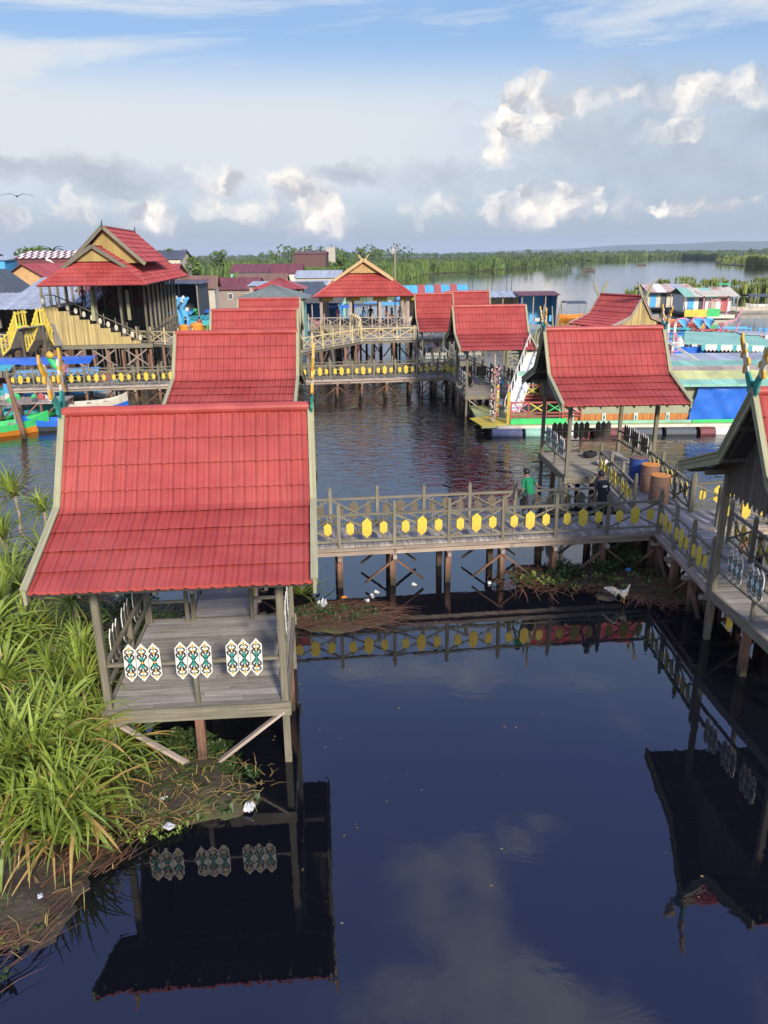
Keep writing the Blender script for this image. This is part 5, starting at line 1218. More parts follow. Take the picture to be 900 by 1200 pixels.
# yellow slatted arch bridge at left
AB = thing('arch_bridge', 'small yellow slatted stair bridge at the far left', 'bridge', (0, 0, 0))
def pt(px, py, Y): return atY(px, py, Y)
prof_ = [(4, 416), (12, 408), (20, 385), (28, 383), (34, 383)]; prof2 = [(32, 412), (40, 398), (45, 381), (53, 381), (60, 398), (64, 405)]
for pr_, Y in ((prof_, 55.5), (prof2, 56.5)):
    b = MB(); lo = [pt(x, y, Y) for x, y in pr_]
    for p, q_ in zip(lo, lo[1:]):
        b.beam(p + Vector((0, 0, 1.0)), q_ + Vector((0, 0, 1.0)), .08, .1); b.beam(p + Vector((0, 0, .05)), q_ + Vector((0, 0, .05)), .08, .1); n = max(2, int((q_ - p).length / .28))
        for i in range(n): c0 = p.lerp(q_, i / n); b.beam(c0, c0 + Vector((0, 0, 1.15)), .12, .04)
    b.build('slat_railing', [M['yellow']], AB)
for pr_, Y in ((prof_, 55.5), (prof2, 56.5)):
    b = MB(); lo = [pt(x, y, Y) for x, y in pr_]
    for p, q_ in zip(lo, lo[1:]): w_ = Vector((.25, 1.0, 0)); b.prism([p, q_, q_ + w_, p + w_], (0, 0, -.07), 0)
    b.build('deck', [M['deck']], AB)

for x, y in ((24, 383), (50, 381), (8, 412)): p = pt(x, y, 56); b = MB(); b.beam((p.x, p.y, -.5), p, .15, .15); b.build('pile', [M['dark']], AB)
platform('market front walkway with pale picket railings at the far left', [(-34, 58.5), (-26.0, 58.2), (-26.0, 60), (-34, 60.5)], [0], z=2.4)

# ------------------------------------------------------------------ stalls and houses at the left
def house(label, loc, rz, w, d, h, roofh, wall, roof, name='house', cat='house', over=.4, openf=False, win=2, gable='x', ribs=True, gwall=None, base=0.0, group=None, door=True):
    """local: front at y=0 facing -y, x in 0..w, ridge along x (gable='x') or y"""
    t = thing(name, label, cat, loc, rz, group); b = MB()
    if openf:
        b.box(0, w, d - .1, d, base, h); b.box(0, .1, 0, d, base, h); b.box(w - .1, w, 0, d, base, h)
    else:
        for x0, x1, y0, y1 in ((0, w, 0, .12), (0, w, d - .12, d), (0, .12, .12, d - .12), (w - .12, w, .12, d - .12)): b.box(x0, x1, y0, y1, base, h)
    if gable == 'x':
        for x in (.05, w - .05): b.prism([(x, 0, h), (x, d, h), (x, d / 2, h + roofh)], (.02, 0, 0))
    elif gable == 'y':
        for y in (.05, d - .05): b.prism([(0, y, h), (w, y, h), (w / 2, y, h + roofh)], (0, .02, 0), 0)
    b.build('wall', [M[wall]], t)
    rf = MB(); o = over
    def sl(a, b_, c_, d_):
        a, b_, c_, d_ = map(Vector, (a, b_, c_, d_)); nrm = (b_ - a).cross(d_ - a).normalized(); k_ = max(3, int((b_ - a).length / .5)) if ribs else 1
        for i in range(k_):
            p0, p1 = a.lerp(b_, i / k_), a.lerp(b_, (i + 1) / k_); q0, q1 = d_.lerp(c_, i / k_), d_.lerp(c_, (i + 1) / k_); m0 = (p0 + p1) / 2 + nrm * .05; m1 = (q0 + q1) / 2 + nrm * .05; v = random.random() * .5 + .25
            rf.face([p0, m0, m1, q0], 0, None, v); rf.face([m0, p1, q1, m1], 0, None, v)
    if gable == 'x': sl((-o, -o, h - .15), (w + o, -o, h - .15), (w + o, d / 2, h + roofh), (-o, d / 2, h + roofh)); sl((w + o, d + o, h - .15), (-o, d + o, h - .15), (-o, d / 2, h + roofh), (w + o, d / 2, h + roofh))
    elif gable == 'y': sl((-o, d + o, h - .15), (-o, -o, h - .15), (w / 2, -o, h + roofh), (w / 2, d + o, h + roofh)); sl((w + o, -o, h - .15), (w + o, d + o, h - .15), (w / 2, d + o, h + roofh), (w / 2, -o, h + roofh))
    elif gable == 'hip':
        r = min(w, d) / 2 * .95; A = (r, d / 2, h + roofh); B = (w - r, d / 2, h + roofh); sl((-o, -o, h), (w + o, -o, h), B, A); sl((w + o, d + o, h), (-o, d + o, h), A, B); rf.face([(-o, d + o, h), (-o, -o, h), A], 0); rf.face([(w + o, -o, h), (w + o, d + o, h), B], 0)
    else: sl((-o, -o, h), (w + o, -o, h), (w + o, d, h + roofh), (-o, d, h + roofh))
    rf.build('roof', [M[roof]], t)
    for i in range(win):
        x = w * (i + .5) / win + .05; b = MB(); b.box(x - .4, x + .4, -.04, -.004, base + (h - base) * .45, base + (h - base) * .78); f = b.build('window', [M['white']], t); b = MB(); b.box(x - .33, x + .33, -.06, -.045, base + (h - base) * .48, base + (h - base) * .75); b.build('pane', [M['dgrey']], f)
    if openf:
        for x in (.1, w * .33, w * .66, w - .1): b = MB(); b.box(x - .06, x + .06, -.1, .02, base, h); b.build('post', [M['pale']], t)
        for i in range(5):
            x = w * (i + .5) / 5; b = MB(); b.box(x - .3, x + .3, .8, 1.3, base + .6, base + .9 + R_(0, .5)); b.build('goods', [M[random.choice(['rwood', 'pink', 'white', 'yellow', 'lblue', 'cream', 'green'])]], t)
    return t
st_ = 0
house('zinc roofed market stall with patched light sheets at the left', (-33.5, 66, 0), rad(4), 8.5, 5, 4.6, 1.1, 'dark', 'grey', 'market_stall', 'stall', openf=True, win=0, gable='s', base=2.4, over=.7)
house('upper zinc roof house with blue ridge sheet behind the market stall', (-32.5, 73, 0), rad(4), 7, 6, 5.6, 1.2, 'pale', 'grey', win=0, gable='s', base=2.0)
house('dark maroon roofed shed between stall and grandstand', (-27.2, 69, 0), rad(4), 7, 7, 4.6, 2.1, 'dark', 'dred', win=0, gable='s', base=2.0)
house('dark gabled cream house cut by the left picture edge', (-41.8, 74, 0), rad(0), 6, 9, 5.0, 2.6, 'cream', 'dgrey', win=1, gable='y', base=1.0, over=.6)
house('orange walled house with red roof behind the zinc stalls', (-43.5, 92, 0), rad(0), 5.5, 14, 6.2, 1.8, 'orangew' if 'orangew' in M else 'pale', 'red', win=0, gable='y', base=1.0, over=.5)
house('long red roof house right of the orange gable', (-37.5, 97, 0), rad(0), 12, 9, 5.9, 1.9, 'pale', 'red', win=3, gable='x', base=1.0)
WH = house('large maroon warehouse with red and white chequered ridge strip', (-66.5, 148, 0), rad(2), 14.5, 22, 8.6, .5, 'dred', 'dgrey', 'warehouse', 'warehouse', win=0, gable='s')
b = MB()
for i in range(26):
    for j in range(3): x = -.3 + i * .6; y = -.4 + j * 1.2; z = 8.62 + j * .42; b.prism([(x + j * .3, y, z), (x + j * .3 + .6, y, z), (x + j * .3 + .9, y + 1.2, z + .42), (x + j * .3 + .3, y + 1.2, z + .42)], (0, 0, .04), 0 if (i + j) % 2 else 1, .6)
b.build('ridge_strip', [M['white'], M['dred']], WH)
house('low dark grey roof house in front of the maroon warehouse', (-62, 118, 0), 0, 14, 9, 4.2, 2.2, 'pale', 'dgrey', win=2, gable='x')
house('blue and white small building left of the warehouse', (-73.5, 146, 0), 0, 5.5, 8, 8.3, .8, 'lblue', 'grey', win=0, gable='s'); house('red walled building at the far left edge', (-82, 150, 0), 0, 8, 10, 8.8, 1.2, 'red', 'dred', win=0, gable='x')
house('pale building with dark roof right of the warehouse', (-50, 165, 0), 0, 9, 10, 8.3, 1.6, 'cream', 'dgrey', win=2, gable='x')
house('maroon low roof house behind the grandstand', (-52, 128, 0), 0, 16, 10, 4.5, 2.4, 'pale', 'dred', win=2, gable='x')
house('brown roofed timber house left of the grandstand, farther back', (-50, 104, 0), rad(5), 9, 8, 4.6, 2.0, 'pale', 'rust', win=2, gable='x'); house('rusty roofed shed behind the orange house', (-58, 134, 0), rad(-8), 8, 8, 5.2, 2.2, 'cream', 'rust', win=1, gable='y')
house('pale stall with brown awning between grandstand and black awning', (-27, 100, 0), rad(6), 6, 5, 4.9, 1.4, 'cream', 'rust', 'market_stall', 'stall', win=2, gable='x', base=.6); house('low red roofed house behind the turquoise stall', (-31, 140, 0), rad(-4), 9, 8, 3.2, 1.8, 'pale', 'dred', win=3, gable='x')
house('dark timber shed right of the turquoise stall', (-15.5, 112, 0), rad(3), 7, 6, 3.6, 1.4, 'dark', 'dgrey', win=2, gable='x', base=.3); house('white walled float with brown roof before the distant thicket', (-30.5, 170, 0), 0, 10, 7, 3.4, 1.6, 'cream', 'rust', win=4, gable='x')
house('green and cream house under rusty maroon roof at the tree line', (-43.5, 232, 0), rad(-2), 12, 12, 4.2, 2.2, 'mint', 'dred', win=4, gable='x'); house('cream house joined to the green one under a rusty red roof', (-31, 226, 0), rad(2), 8.5, 11, 3.9, 2.6, 'cream', 'dred', win=3, gable='x')
house('tall windowless brown block building at the tree line', (-28.5, 262, 0), 0, 10.5, 14, 9.2, .6, 'brownw' if 'brownw' in M else 'dred', 'dred', 'building', 'building', win=0, gable='x', over=.3)
house('distant white tower block beyond the brown building', (-27.2, 400, 0), 0, 4.4, 5, 12.4, .3, 'cream', 'grey', 'building', 'tower', win=0, gable='s', over=.1)
house('long grey roofed warehouse right of the brown block', (-21.5, 200, 0), rad(-2), 11, 12, 3.4, 1.6, 'cream', 'grey', 'warehouse', 'warehouse', win=3, gable='x')
house('grey green hip roof pavilion at the end of the straight row', (-10.0, 55.6, 0), rad(3), 4.5, 5, 5.75, .8, 'mint', 'grgreen' if 'grgreen' in M else 'dgrey', 'kiosk', 'kiosk', win=0, gable='hip', base=2.3, openf=True)
house('orange red hip roof kiosk behind the grey green roof', (-11.7, 73, 0), rad(3), 4.4, 5, 5.7, .9, 'cream', 'red', 'kiosk', 'kiosk', win=0, gable='hip', base=2.0, openf=True)
house('stall under flat black awning right of the grandstand', (-25.2, 84, 0), rad(-3), 6.0, 4, 5.9, .2, 'dgrey', 'dgrey', 'market_stall', 'stall', win=0, gable='s', base=2.2, openf=True)
house('white roofed stall beyond the black awning', (-28, 92, 0), rad(0), 7, 4, 5.3, .7, 'white', 'dred', 'market_stall', 'stall', win=0, gable='s', base=2.0, openf=True)
house('low turquoise sided floating stall with blue goods on top', (-21.0, 80, 0), rad(5), 6.2, 4, 2.5, .2, 'turq', 'turq', 'floating_stall', 'stall', win=0, gable='s', base=.2, over=.1)
house('timber floating house with long flat pale roof in mid distance', (-19.5, 118, 0), rad(0), 11, 6, 4.4, .5, 'pale', 'grey', 'floating_house', 'floating house', win=4, gable='s', base=.2)
house('small grey roofed floating stall left of the hall', (-12.5, 100, 0), rad(2), 8, 5, 3.8, .8, 'mint', 'dgrey', 'floating_stall', 'stall', win=2, gable='s', base=.2)
house('low floating stall with brown roof seen left of the hall roof', (-9.2, 88, 0), rad(-3), 4.5, 4, 3.6, .6, 'lblue', 'dark', 'floating_stall', 'stall', win=0, gable='s', base=.2, openf=True)
house('stall with blue and red striped roof right of the hall', (2.3, 98, 0), rad(0), 8.0, 5, 3.5, 1.4, 'cream', 'lblue', 'market_stall', 'stall', win=0, gable='x', base=.3, openf=True)
SS = [o for o in bpy.data.objects if o.name.startswith('market_stall') and o.type == 'EMPTY'][-1]
for x in (2.2, 4.2, 6.2): b = MB(); b.prism([(x, -.42, 3.42), (x + .9, -.42, 3.42), (x + .9, 2.5, 4.97), (x, 2.5, 4.97)], (0, 0, .04)); b.build('roof_stripe', [M['rwood']], SS)
house('grey roofed stall hung with clothes behind the bucket pavilion roof', (10.6, 94, 0), 0, 5.6, 4, 3.7, .5, 'cream', 'grey', 'market_stall', 'stall', win=0, gable='s', base=.3, openf=True)
house('maroon roofed stall with blue side behind the bucket pavilion roof', (16.3, 93, 0), 0, 4.3, 4, 3.9, .3, 'lblue', 'dred', 'market_stall', 'stall', win=0, gable='s', base=.3, openf=True)
t = thing('scaffold', 'thin open pipe frame of an unfinished stall on the water', 'scaffold', (6.8, 106, 0)); b = MB()
for x in (0, 2.6, 5.2, 7.8, 10.4):
    for y in (0, 4): b.tube([(x, y, 0), (x, y, 6.0 - .2 * (x > 5))], .045, 6)
b.build('uprights', [M['dgrey']], t); b = MB()
for z in (3.6, 5.7):
    for y in (0, 4): b.tube([(0, y, z), (10.4, y, z)], .04, 6)
b.build('rails', [M['dgrey']], t)
t = thing('statue', 'small golden figure with red headdress on the walkway post', 'statue', (6.5, 61, 2.3)); b = MB(); b.tube([(0, 0, 0), (0, 0, 1.9)], .1, 8); b.build('pole', [M['pale']], t); b = MB(); b.tube([(0, 0, 1.9), (0, 0, 2.3), (0, 0, 2.8), (0, 0, 3.0)], [.25, .42, .40, .2], 12); b.build('body', [M['gold']], t); b = MB(); b.tube([(0, 0, 3.0), (0, 0, 3.3), (0, 0, 3.55)], [.32, .36, .05], 12); b.build('headdress', [M['red']], t)
t = thing('flagpole', 'flagpole with a small yellow flag beside the hall', 'flagpole', tuple(atY(463, 345, 80))); b = MB(); b.tube([(0, 0, -3), (0, 0, 4.6)], .06, 8); b.build('pole', [M['pale']], t); b = MB(); b.prism([(0, 0, 4.5), (0, 0, 4.05), (-.25, 0, 3.8), (-.22, 0, 4.3)], (0, .02, 0)); b.build('flag', [M['cream']], t)
# slender twig like spikes and stakes right of the bucket pavilion
t = thing('stake_fence', 'row of rough upright bamboo stakes between bucket pavilion and open pavilion', 'fence', (0, 0, 0))
for i in range(15):
    p = atY(622 + i * 2.6, 402, 49 + R_(0, 3)); hh = R_(.6, 1.2) + (1.4 if i in (5, 9, 12) else 0); b = MB(); b.tube([(p.x, p.y, -.5), (p.x + R_(-.1, .1), p.y, 3.0 + hh * .5), (p.x + R_(-.15, .15), p.y, 3.2 + hh)], [.09, .07, .03], 6); b.build('stake', [M['khaki']], t)
for z in (2.0, 2.7): b = MB(); a = atY(618, 402, 50.5); c_ = atY(662, 402, 50.5); b.beam((a.x, a.y, z), (c_.x, c_.y, z), .06, .08); b.build('rail', [M['khaki']], t)
platform('long boardwalk of pale railings behind the open pavilion', [(8.0, 49.5), (16.5, 49.5), (16.5, 51.2), (8.0, 51.2)], [0, 2], z=1.6, timber='khaki')

# ------------------------------------------------------------------ houseboat cluster and pedal boats on the lake
def houseboat(label, px, py, w, d, hh, wall, stripes, rz=0, face='lblue'):
    p = at(px, py, 0); t = thing('houseboat', label, 'houseboat', (p.x, p.y, 0), rz, 'houseboats moored out on the lake')
    b = MB(); b.box(-.8, w + .8, -1.2, d + .5, .1, .45); b.build('deck', [M['dark']], t); b = MB()
    for x0, x1, y0, y1 in ((0, w, 0, .1), (0, w, d - .1, d), (0, .1, .1, d - .1), (w - .1, w, .1, d - .1)): b.box(x0, x1, y0, y1, .45, hh)
    b.build('wall', [M[wall]], t)
    n = len(stripes)
    for i, mm in enumerate(stripes):
        x0 = -.5 + (w + 1) * i / n; x1 = -.5 + (w + 1) * (i + 1) / n
        b = MB(); b.prism([(x0, -1.3, hh - .15), (x1, -1.3, hh - .15), (x1, d / 2, hh + .9), (x0, d / 2, hh + .9)], (0, 0, .04), 0); b.prism([(x0, d / 2, hh + .9), (x1, d / 2, hh + .9), (x1, d + .5, hh), (x0, d + .5, hh)], (0, 0, .04), 0); b.build('roof_sheet', [M[mm]], t)
    for i in range(int(w / 1.6)):
        x = .5 + i * 1.6; b = MB(); b.box(x, x + .9, -.05, -.005, .5, hh - .4); b.build('door', [M[['lblue', 'dgrey', 'cream', 'rwood'][i % 4]]], t)
    for x in (-.3, w / 2, w + .3): b = MB(); b.box(x - .05, x + .05, -1.2, -1.1, .45, hh - .1); b.build('post', [M['pale']], t)
    return t
M['rustr'] = mat('rust and white roof sheet', (.55, .48, .42), .6, (.35, .12, .06), .9)
houseboat('houseboat with rust and white striped roof, leftmost of the moored cluster', 757, 364, 6.5, 4.5, 2.9, 'cream', ['rustr', 'white', 'rustr', 'grey', 'rustr'])
houseboat('houseboat with green and cream roof, right of the moored cluster', 800, 369, 6.8, 4.5, 2.7, 'white', ['mint', 'cream', 'mint', 'rustr', 'cream'])
t = thing('signboard', 'yellow and green advertising boards on the houseboat side', 'sign', tuple(at(800, 371, .5))); b = MB(); b.box(0, 2.9, -.5, -.45, .0, .9); b.build('yellow_board', [M['yellow']], t); b = MB(); b.box(2.95, 4.6, -.5, -.45, .0, 1.0); b.build('green_board', [M['green']], t)
p = at(838, 374, 0); t = thing('pink_arch', 'pink decorated arch on the end deck of the houseboats', 'arch', tuple(p)); b = MB(); b.box(-2.4, 2.6, 0, 2.5, .1, .5); b.build('deck', [M['cream']], t)
for x in (-1.6, 1.6): b = MB(); b.tube([(x, .5, .5), (x, .5, 3.2)], .12, 8); b.build('post', [M['pink']], t)
b = MB(); b.tube([(.9 * math.cos(i / 12 * 6.283), .5, 1.7 + .8 * math.sin(i / 12 * 6.283)) for i in range(13)], .1, 6); b.build('hoop', [M['pink']], t)
b = MB(); b.prism([(-2.2, -.2, 3.0), (2.2, -.2, 3.0), (2.2, 2.8, 3.5), (-2.2, 2.8, 3.5)], (0, 0, .08)); b.build('roof', [M['cream']], t)
def pedal(label, px, py, mm, L=3.6, rz=0, top=True, sc=1):
    p = at(px, py, 0); t = boat(label, (p.x, p.y, 0), rz, L, 1.9, .55, mm, (('dgrey', 1.75, 2.2) if top else None), 'pedal_boat', 'pedal boat', 'pedal boats on the lake', .25, True); t.scale = (sc,) * 3; return t
pedal('orange yellow pedal boat with black canopy alone on open water', 671, 375, ('orange', 'orange', 'cream'), 4.6, .1, sc=1.25)
pedal('red pedal boat beside the moored houseboats', 787, 384, ('red', 'red', 'orange'), 4.4, .2, False, 1.2); pedal('second red pedal boat, touching the first by the houseboats', 796, 381, ('red', 'orange', 'red'), 4.0, -.3, False, 1.1)
pedal('white speedboat with dark canopy near the right edge', 882, 366, ('white', 'cream', 'rwood'), 6.5, .1, sc=1.3); pedal('second white boat cut by the right picture edge', 900, 362, ('white', 'white', 'lblue'), 6, 0, False, 1.2)
p = at(845, 345, 0); boat('green topped small boat behind the houseboats', tuple(p), .2, 5, 2, .7, ('lblue', 'green', 'green'), ('green', 2.0, 3.0), group='small boats far out')
for px, py, lb in ((690, 318, 'tiny dark boat with branches on the far water, right of centre'), (752, 311, 'tiny dark boat near the far bank'), (688, 315, 'tiny canoe beside the branches')): p = at(px, py, 0); boat(lb, tuple(p), .3, 7, 1.5, .8, ('dark', 'dark', 'dark'), ('dark', 1.7, 2) if px == 752 else None, group='small boats far out', seats=False)
p = at(503, 319.5, 0); t = thing('river_ship', 'green and white two deck ship moored at the far bank', 'ship', tuple(p), rad(-4)); b = MB(); hull(b, 15, 4.5, 1.5, rise=.5); b.build('hull', [M['green'], M['green'], M['dark']], t)
for z0, z1, w_, mm in ((1.2, 2.9, 5.2, 'mint'), (3.1, 4.3, 3.6, 'cream')):
    b = MB(); b.box(-w_, w_, -1.7, 1.7, z0, z1); b.build('deck_house', [M[mm]], t); b = MB(); b.box(-w_ - .5, w_ + .5, -2.1, 2.1, z1, z1 + .15); b.build('deck_roof', [M['grey']], t)
    for i in range(6): x = -w_ + .7 + i * (2 * w_ - 1.4) / 5; b = MB(); b.box(x - .35, x + .35, -1.75, -1.705, z0 + .7, z1 - .3); b.build('window', [M['dgrey']], t)

# ------------------------------------------------------------------ lake banks, thickets, forest
def inpoly(x, y, P_):
    c_ = False; j = len(P_) - 1
    for i in range(len(P_)):
        if (P_[i][1] > y) != (P_[j][1] > y) and x < (P_[j][0] - P_[i][0]) * (y - P_[i][1]) / (P_[j][1] - P_[i][1]) + P_[i][0]: c_ = not c_
        j = i
    return c_
def thicket(name, label, poly, n, h0, h1, m, w=.9, front=None, blades=9, kind='stuff', seed=1, top=None):
    rs = random.Random(seed); mb = MB(); xs_ = [p[0] for p in poly]; ys_ = [p[1] for p in poly]; k_ = 0
    while k_ < n:
        if front and rs.random() < .6:
            i = rs.randrange(len(front) - 1); f = rs.random(); x = front[i][0] + (front[i + 1][0] - front[i][0]) * f; y = front[i][1] + (front[i + 1][1] - front[i][1]) * f + abs(rs.gauss(0, 8))
        else: x = rs.uniform(min(xs_), max(xs_)); y = rs.uniform(min(ys_), max(ys_))
        if not inpoly(x, y, poly): continue
        k_ += 1; h = rs.uniform(h0, h1) * (.8 + .35 * noise.noise(Vector((x * .03, y * .03, seed)))); v0 = min(1, max(0, .5 + .5 * noise.noise(Vector((x * .05, y * .05, seed + 5))) + rs.uniform(-.25, .25)))
        for b_ in range(blades):
            a = rs.uniform(0, 6.28); tl = h * rs.uniform(.65, 1.05); lean = rs.uniform(.05, .45) * h * .5; bw = w * rs.uniform(.5, 1.1); ang = rs.uniform(0, 3.14); sx, sy = math.cos(ang) * bw / 2, math.sin(ang) * bw / 2; z0 = h * rs.uniform(0, .35)
            tx, ty = x + math.cos(a) * lean, y + math.sin(a) * lean; mx, my = x + math.cos(a) * lean * .45, y + math.sin(a) * lean * .45; zm = z0 + (tl - z0) * .55
            v = min(1, max(0, v0 + rs.uniform(-.2, .2)))
            mb.face([(mx - sx * .5, my - sy * .5, z0), (mx + sx * .5, my + sy * .5, z0), (mx + sx, my + sy, zm), (mx - sx, my - sy, zm)], 0, None, v); mb.face([(mx - sx, my - sy, zm), (mx + sx, my + sy, zm), (tx, ty, tl)], 0, None, v)
    return tag(mb.build(name, M[m]), label, 'thicket', kind=kind)
def gz(px, py): p = at(px, py, 0); return (p.x, p.y)
def land(name, poly, z, m='forest'):
    mb = MB(); mb.prism([(x, y, -.3) for x, y in poly], (0, 0, z + .3), 0); return tag(mb.build(name, GM), kind='structure')
SH1 = [(-140, 150), (-75, 190), (-60, 215), (-20, 235), (0, 238), gz(466, 330), gz(482, 326), gz(500, 321), gz(560, 318), gz(620, 313.5), gz(662, 309)]
L1 = SH1 + [(190, 760), (150, 1000), (-400, 1000), (-400, 150)]
land('ground', L1, .35)
thicket('swamp_thicket', 'dense bright green pandanus thicket along the far left bank', L1, 5200, 4.0, 7.2, 'swamp', 1.3, SH1[4:], 9, seed=3)
thicket('swamp_thicket', 'dense green thicket on the bank behind the settlement', [(-140, 235), (-45, 245), (-5, 240), (12, 300), (10, 420), (-140, 420)], 1300, 5.5, 8.2, 'swamp', 1.6, [(-48, 248), (-5, 244)], 10, seed=4)
SH2 = [gz(672, 306.5), gz(690, 306), gz(730, 305.2), gz(760, 303.6), gz(800, 303), gz(842, 303.4)]
L2 = SH2 + [(900, 1300), (700, 2200), (230, 1800)]
land('ground', L2, .35)
thicket('swamp_thicket', 'darker green thicket on the middle far bank', L2, 2600, 6, 9.5, 'swamp', 4.0, SH2, 9, seed=6)
SH3 = [gz(838, 308), gz(850, 310.5), gz(880, 312), gz(930, 313)]
L3 = SH3 + [(420, 420), (620, 1000), (430, 960)]
land('ground', L3, .3)
thicket('swamp_thicket', 'yellow green reed thicket on the right hand bank', L3, 2600, 4, 6.5, 'reed', 2.2, SH3, 9, seed=7)
# clumps of reeds standing in the lake at right
ci = 0
for px, py, r, h, wh in ((750, 352, 5, 3.6, 'left of the lake clumps'), (770, 350, 4.5, 2.4, 'second from the left'), (790, 346, 6, 2.6, 'low wide clump in the middle'), (808, 347, 5, 4.4, 'tall centre clump'), (822, 352, 5, 4.2, 'tall clump just right of the tall centre one'), (834, 336, 6, 3.2, 'farther back clump'),
                         (778, 333, 4, 2.2, 'small and farthest'), (860, 336, 5, 2.6, 'thin clump toward the right'), (872, 348, 4.5, 4.0, 'near the right edge'), (893, 346, 5.5, 4.2, 'cut by the right picture edge'), (892, 332, 5, 3.0, 'behind the one cut by the right edge'), (800, 330, 6, 2.2, 'low patch at the back'), (846, 356, 3, 2.0, 'low tuft behind the houseboats')):
    p = at(px, py, 0); t = thing('reed_clump', 'yellow green reed clump in the lake, ' + wh, 'reeds', (p.x, p.y, 0), 0, 'reed clumps standing in the lake')
    k_ = [(p.x + 0, p.y)]; r *= .5; o = thicket('reeds', None, [(-r, -r * 1.2), (r, -r * 1.2), (r, r * 1.2), (-r, r * 1.2)], int(14 + r * 6), h * .5, h * 1.0, 'reed', .38, None, 10, None, 20 + ci); del_ = [o.__delitem__(k2) for k2 in ('label', 'category') if k2 in o.keys()]; o.parent = t; ci += 1
# forest to the horizon
def forest(label, xr, yr, n, hr, seed, m='forest', leaf=.16, per=46):
    rs = random.Random(seed); mb = MB()
    for _ in range(n):
        y = rs.uniform(*yr); x = rs.uniform(*xr) * y / yr[1]; h = rs.uniform(*hr) * (1 + .3 * noise.noise(Vector((x * .01, y * .01, seed)))); r = h * rs.uniform(.28, .5); v0 = rs.random() * .5
        cl = [(x + rs.gauss(0, r * .6), y + rs.gauss(0, r * .6), h * rs.uniform(.5, .9), r * rs.uniform(.3, .6)) for _k in range(5)]
        for _k in range(per):
            cx_, cy_, cz_, q = rs.choice(cl); th = rs.uniform(0, 6.28); u = rs.uniform(-.6, 1); w = math.sqrt(1 - u * u) if u > -1 else 0
            px_, py_, pz_ = cx_ + q * w * math.cos(th), cy_ + q * w * math.sin(th), cz_ + q * u; L = h * leaf * rs.uniform(.5, 1.2); a1 = rs.uniform(0, 3.14)
            dx_, dy_ = math.cos(a1) * L / 2, math.sin(a1) * L / 2; k2 = rs.uniform(-.3, .3) * L
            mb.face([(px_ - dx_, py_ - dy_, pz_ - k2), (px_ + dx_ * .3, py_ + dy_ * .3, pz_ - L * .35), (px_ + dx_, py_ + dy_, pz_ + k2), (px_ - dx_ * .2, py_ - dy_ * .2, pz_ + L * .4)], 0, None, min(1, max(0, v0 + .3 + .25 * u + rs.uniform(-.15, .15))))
    return tag(mb.build('forest', M[m]), label, 'forest', kind='stuff')
land('ground', [(-6000, 1000), (150, 1000), (900, 2300), (11500, 4000), (11500, 13500), (-6000, 13500)], .25)
forest('mixed forest behind the left bank thickets', (-330, 260), (420, 1000), 800, (4.8, 7.5), 1); forest('far forest reaching the horizon', (-1500, 1800), (1400, 3000), 1300, (8, 12), 2, leaf=.32, per=36)
forest('tall trees standing above the thicket beyond the hall', (-95, 15), (470, 620), 26, (11, 15), 3)
hb_ = MB(); n = 90; HL_ = []
for i in range(n + 1):
    x = 600 + i * 100; t_ = i / n; h = 8 + 92 * max(0, min(1, (x - 700) / 2800)) ** .8 + 14 * noise.fractal(Vector((x * .0015, 1, 1)), 1, 2, 4); HL_.append((x, h))
for (xa, ha), (xb, hb2) in zip(HL_, HL_[1:]):
    hb_.face([(xa, 6500, -1), (xb, 6500, -1), (xb, 7600, max(1, hb2)), (xa, 7600, max(1, ha))], 0, None, .3, True); hb_.face([(xa, 7600, max(1, ha)), (xb, 7600, max(1, hb2)), (xb, 9000, -1), (xa, 9000, -1)], 0, None, .3, True)
tag(hb_.build('hills', M['forest']), kind='structure')
def tree(label, loc, h, r, m='bush', n=700, group='trees around the settlement', palm=False):
    t = thing('palm_tree' if palm else 'tree', label, 'tree', loc, 0, group); b = MB(); b.tube([(0, 0, 0), (.1 * h * .1, 0, h * .4), (.05 * h, .02 * h, h * .75)], [h * .03, h * .022, h * .012], 8); b.build('trunk', [M['pile']], t); c_ = MB()
    if palm:
        for i in range(18):
            a = i * 2.4; e = rad(60 - i * 5); p = Vector((.05 * h, 0, h * .75)); pts = []
            for k_ in range(6): pts.append(p.copy()); p = p + Vector((math.cos(a) * math.cos(e), math.sin(a) * math.cos(e), math.sin(e))) * r / 4; e -= .35
            s = Vector((-math.sin(a), math.cos(a), -.2)) * r * .12
            for k_ in range(5): c_.face([pts[k_] - s, pts[k_], pts[k_ + 1], pts[k_ + 1] - s * (1 - k_ / 6)], 0, None, R_(.2, .8)); c_.face([pts[k_], pts[k_] + s, pts[k_ + 1] + s * (1 - k_ / 6), pts[k_ + 1]], 0, None, R_(.2, .8))
    else:
        cl = [(Vector((R_(-1, 1) * r * .6, R_(-1, 1) * r * .6, h * R_(.5, .9))), r * R_(.3, .5)) for _ in range(9)]
        for _ in range(n):
            c0, rr = random.choice(cl); d = Vector((random.gauss(0, 1), random.gauss(0, 1), random.gauss(0, 1))).normalized(); p = c0 + d * rr * R_(.6, 1); a = Vector((random.gauss(0, 1), random.gauss(0, 1), random.gauss(0, .6))).normalized(); q = a.cross(d).normalized(); L = r * .13
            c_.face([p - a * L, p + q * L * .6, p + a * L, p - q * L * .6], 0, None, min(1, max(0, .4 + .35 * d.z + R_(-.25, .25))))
    c_.build('crown', [M[m]], t)
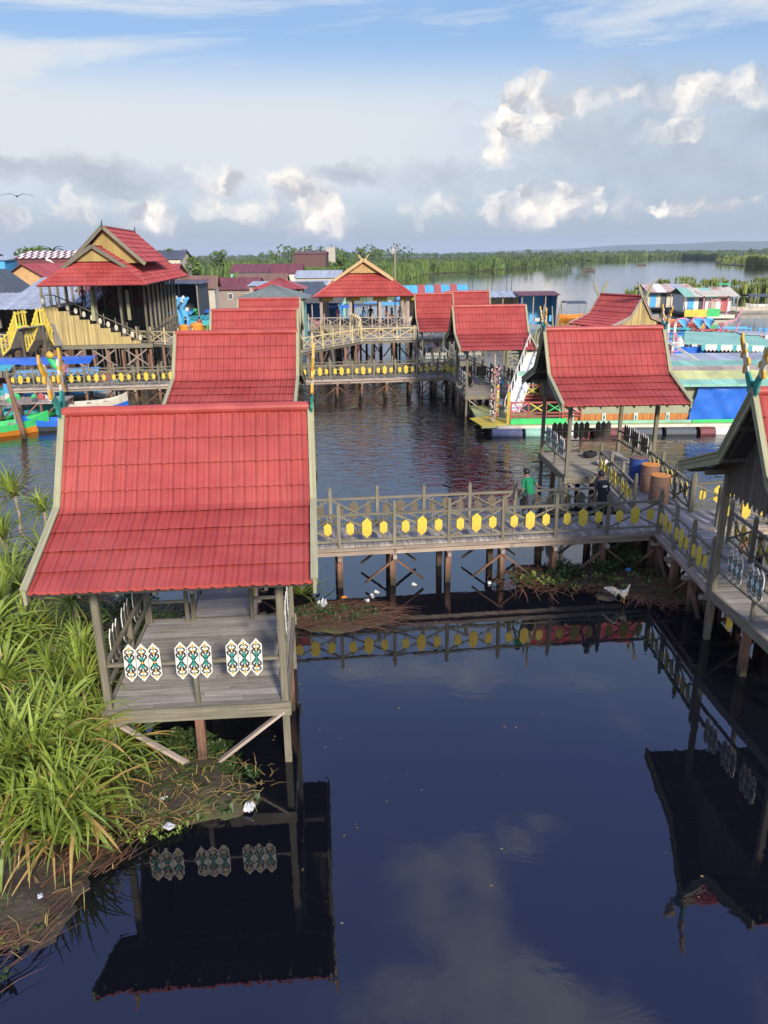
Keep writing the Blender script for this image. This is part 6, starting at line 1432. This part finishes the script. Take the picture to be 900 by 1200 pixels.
for px, pyt, Y, lb, pal in ((38, 284, 190, 'round palm showing above the warehouse roof, left one', True), (56, 284, 192, 'palm cluster above the warehouse roof, right one', True), (30, 290, 170, 'low bushy tree behind the red building at far left', False), (205, 297, 170, 'tree just right of the grandstand roof', False), (222, 299, 175, 'tree in front of the thicket right of the grandstand roof', False),
                            (102, 291, 175, 'tree half hidden behind the grandstand roof', False), (395, 298, 280, 'tree right of the brown block building', False), (256, 295, 330, 'taller tree in the tree line above the second pavilion row', False)):
    p = atY(px, pyt, Y); tree(lb, (p.x, p.y, 0), max(4, p.z * 1.08), 3.6 if not pal else 3.0, 'swamp', palm=pal)
for px, Y in ((160, 120), (148, 122)): p = atY(px, 300, Y)
for i, (px, py, mm, cn, lb) in enumerate([(205, 352, ('lblue', 'white', 'turq'), 'lblue', 'light blue boat with blue canopy right of the grandstand'), (226, 354, ('white', 'lblue', 'turq'), 'blue', 'white boat with dark blue canopy above the turquoise stall'), (262, 352, ('lblue', 'blue', 'turq'), None, 'open blue boat at the right end of the turquoise stall'), (395, 368, ('pink', 'pink', 'white'), 'blue', 'pink boat under a blue canopy seen through the hall left bay'),
        (425, 368, ('pink', 'lblue', 'white'), 'dgrey', 'pink and blue boat seen through the middle bay of the hall'), (448, 366, ('turq', 'white', 'lblue'), 'lblue', 'turquoise boat seen through the right bay of the hall'), (362, 366, ('lblue', 'turq', 'white'), 'turq', 'turquoise canopied boat just left of the hall post'), (475, 368, ('white', 'cream', 'rwood'), 'cream', 'cream boat at the right edge of the hall')]):
    p = atY(px, py, 84 + i * 2.5); t = boat(lb, (p.x, p.y, 0), R_(-.3, .3), 5.5, 2.2, 1.0, mm, (cn, 2.9, 4.2) if cn else None, group='canopied lake boats behind the platforms', rise=.8)
for i, (px, Y, mm, lb) in enumerate([(208, 78, 'lblue', 'tall light blue curved figure, left of two right of the grandstand'), (216, 78, 'lblue', 'tall light blue curved figure, right of two right of the grandstand')]):
    p = atY(px, 360, Y); t = thing('play_sculpture', lb, 'sculpture', (p.x, p.y, 1.5)); b = MB(); b.tube([(0, 0, 0), (.1, 0, 1.2), (-.2, 0, 2.2), (.1, 0, 3.1), (.5, 0, 3.3)], [.45, .4, .28, .3, .12], 10); b.build('body', [M[mm]], t); b = MB(); b.tube([(-.1, 0, 2.9), (.0, 0, 3.5)], [.3, .1], 8); b.build('crest', [M['white']], t)
# lamp post near the warehouse
p = atY(36, 298, 110); t = thing('street_lamp', 'slanted arm street lamp above the orange house roofs', 'street lamp', (p.x + 4.2, p.y, 0)); b = MB(); b.tube([(0, 0, 0), (0, 0, 7.0)], .08, 8); b.build('pole', [M['grey']], t); b = MB(); b.tube([(0, 0, 7.0), (-1.6, 0, 8.2)], .07, 8); b.build('arm', [M['white']], t); b = MB(); b.tube([(-1.5, 0, 8.15), (-2.2, 0, 8.45)], [.12, .2], 8); b.build('lamp_head', [M['white']], t)

# ------------------------------------------------------------------ haze over the lake
def haze():
    mb = MB(); mb.box(-12000, 14500, -1600, 15500, -1.5, 150)
    m = bpy.data.materials.new('air haze'); m.use_nodes = True; m.node_tree.nodes.clear(); q = G(m.node_tree); v = q.n('ShaderNodeVolumePrincipled'); v.inputs['Color'].default_value = (.82, .90, 1, 1); v.inputs['Density'].default_value = 0.00010; v.inputs['Anisotropy'].default_value = 0.1
    o_ = q.n('ShaderNodeOutputMaterial'); q.lk(v.outputs[0], o_.inputs['Volume'])
    tag(mb.build('haze', m), kind='stuff')
haze()
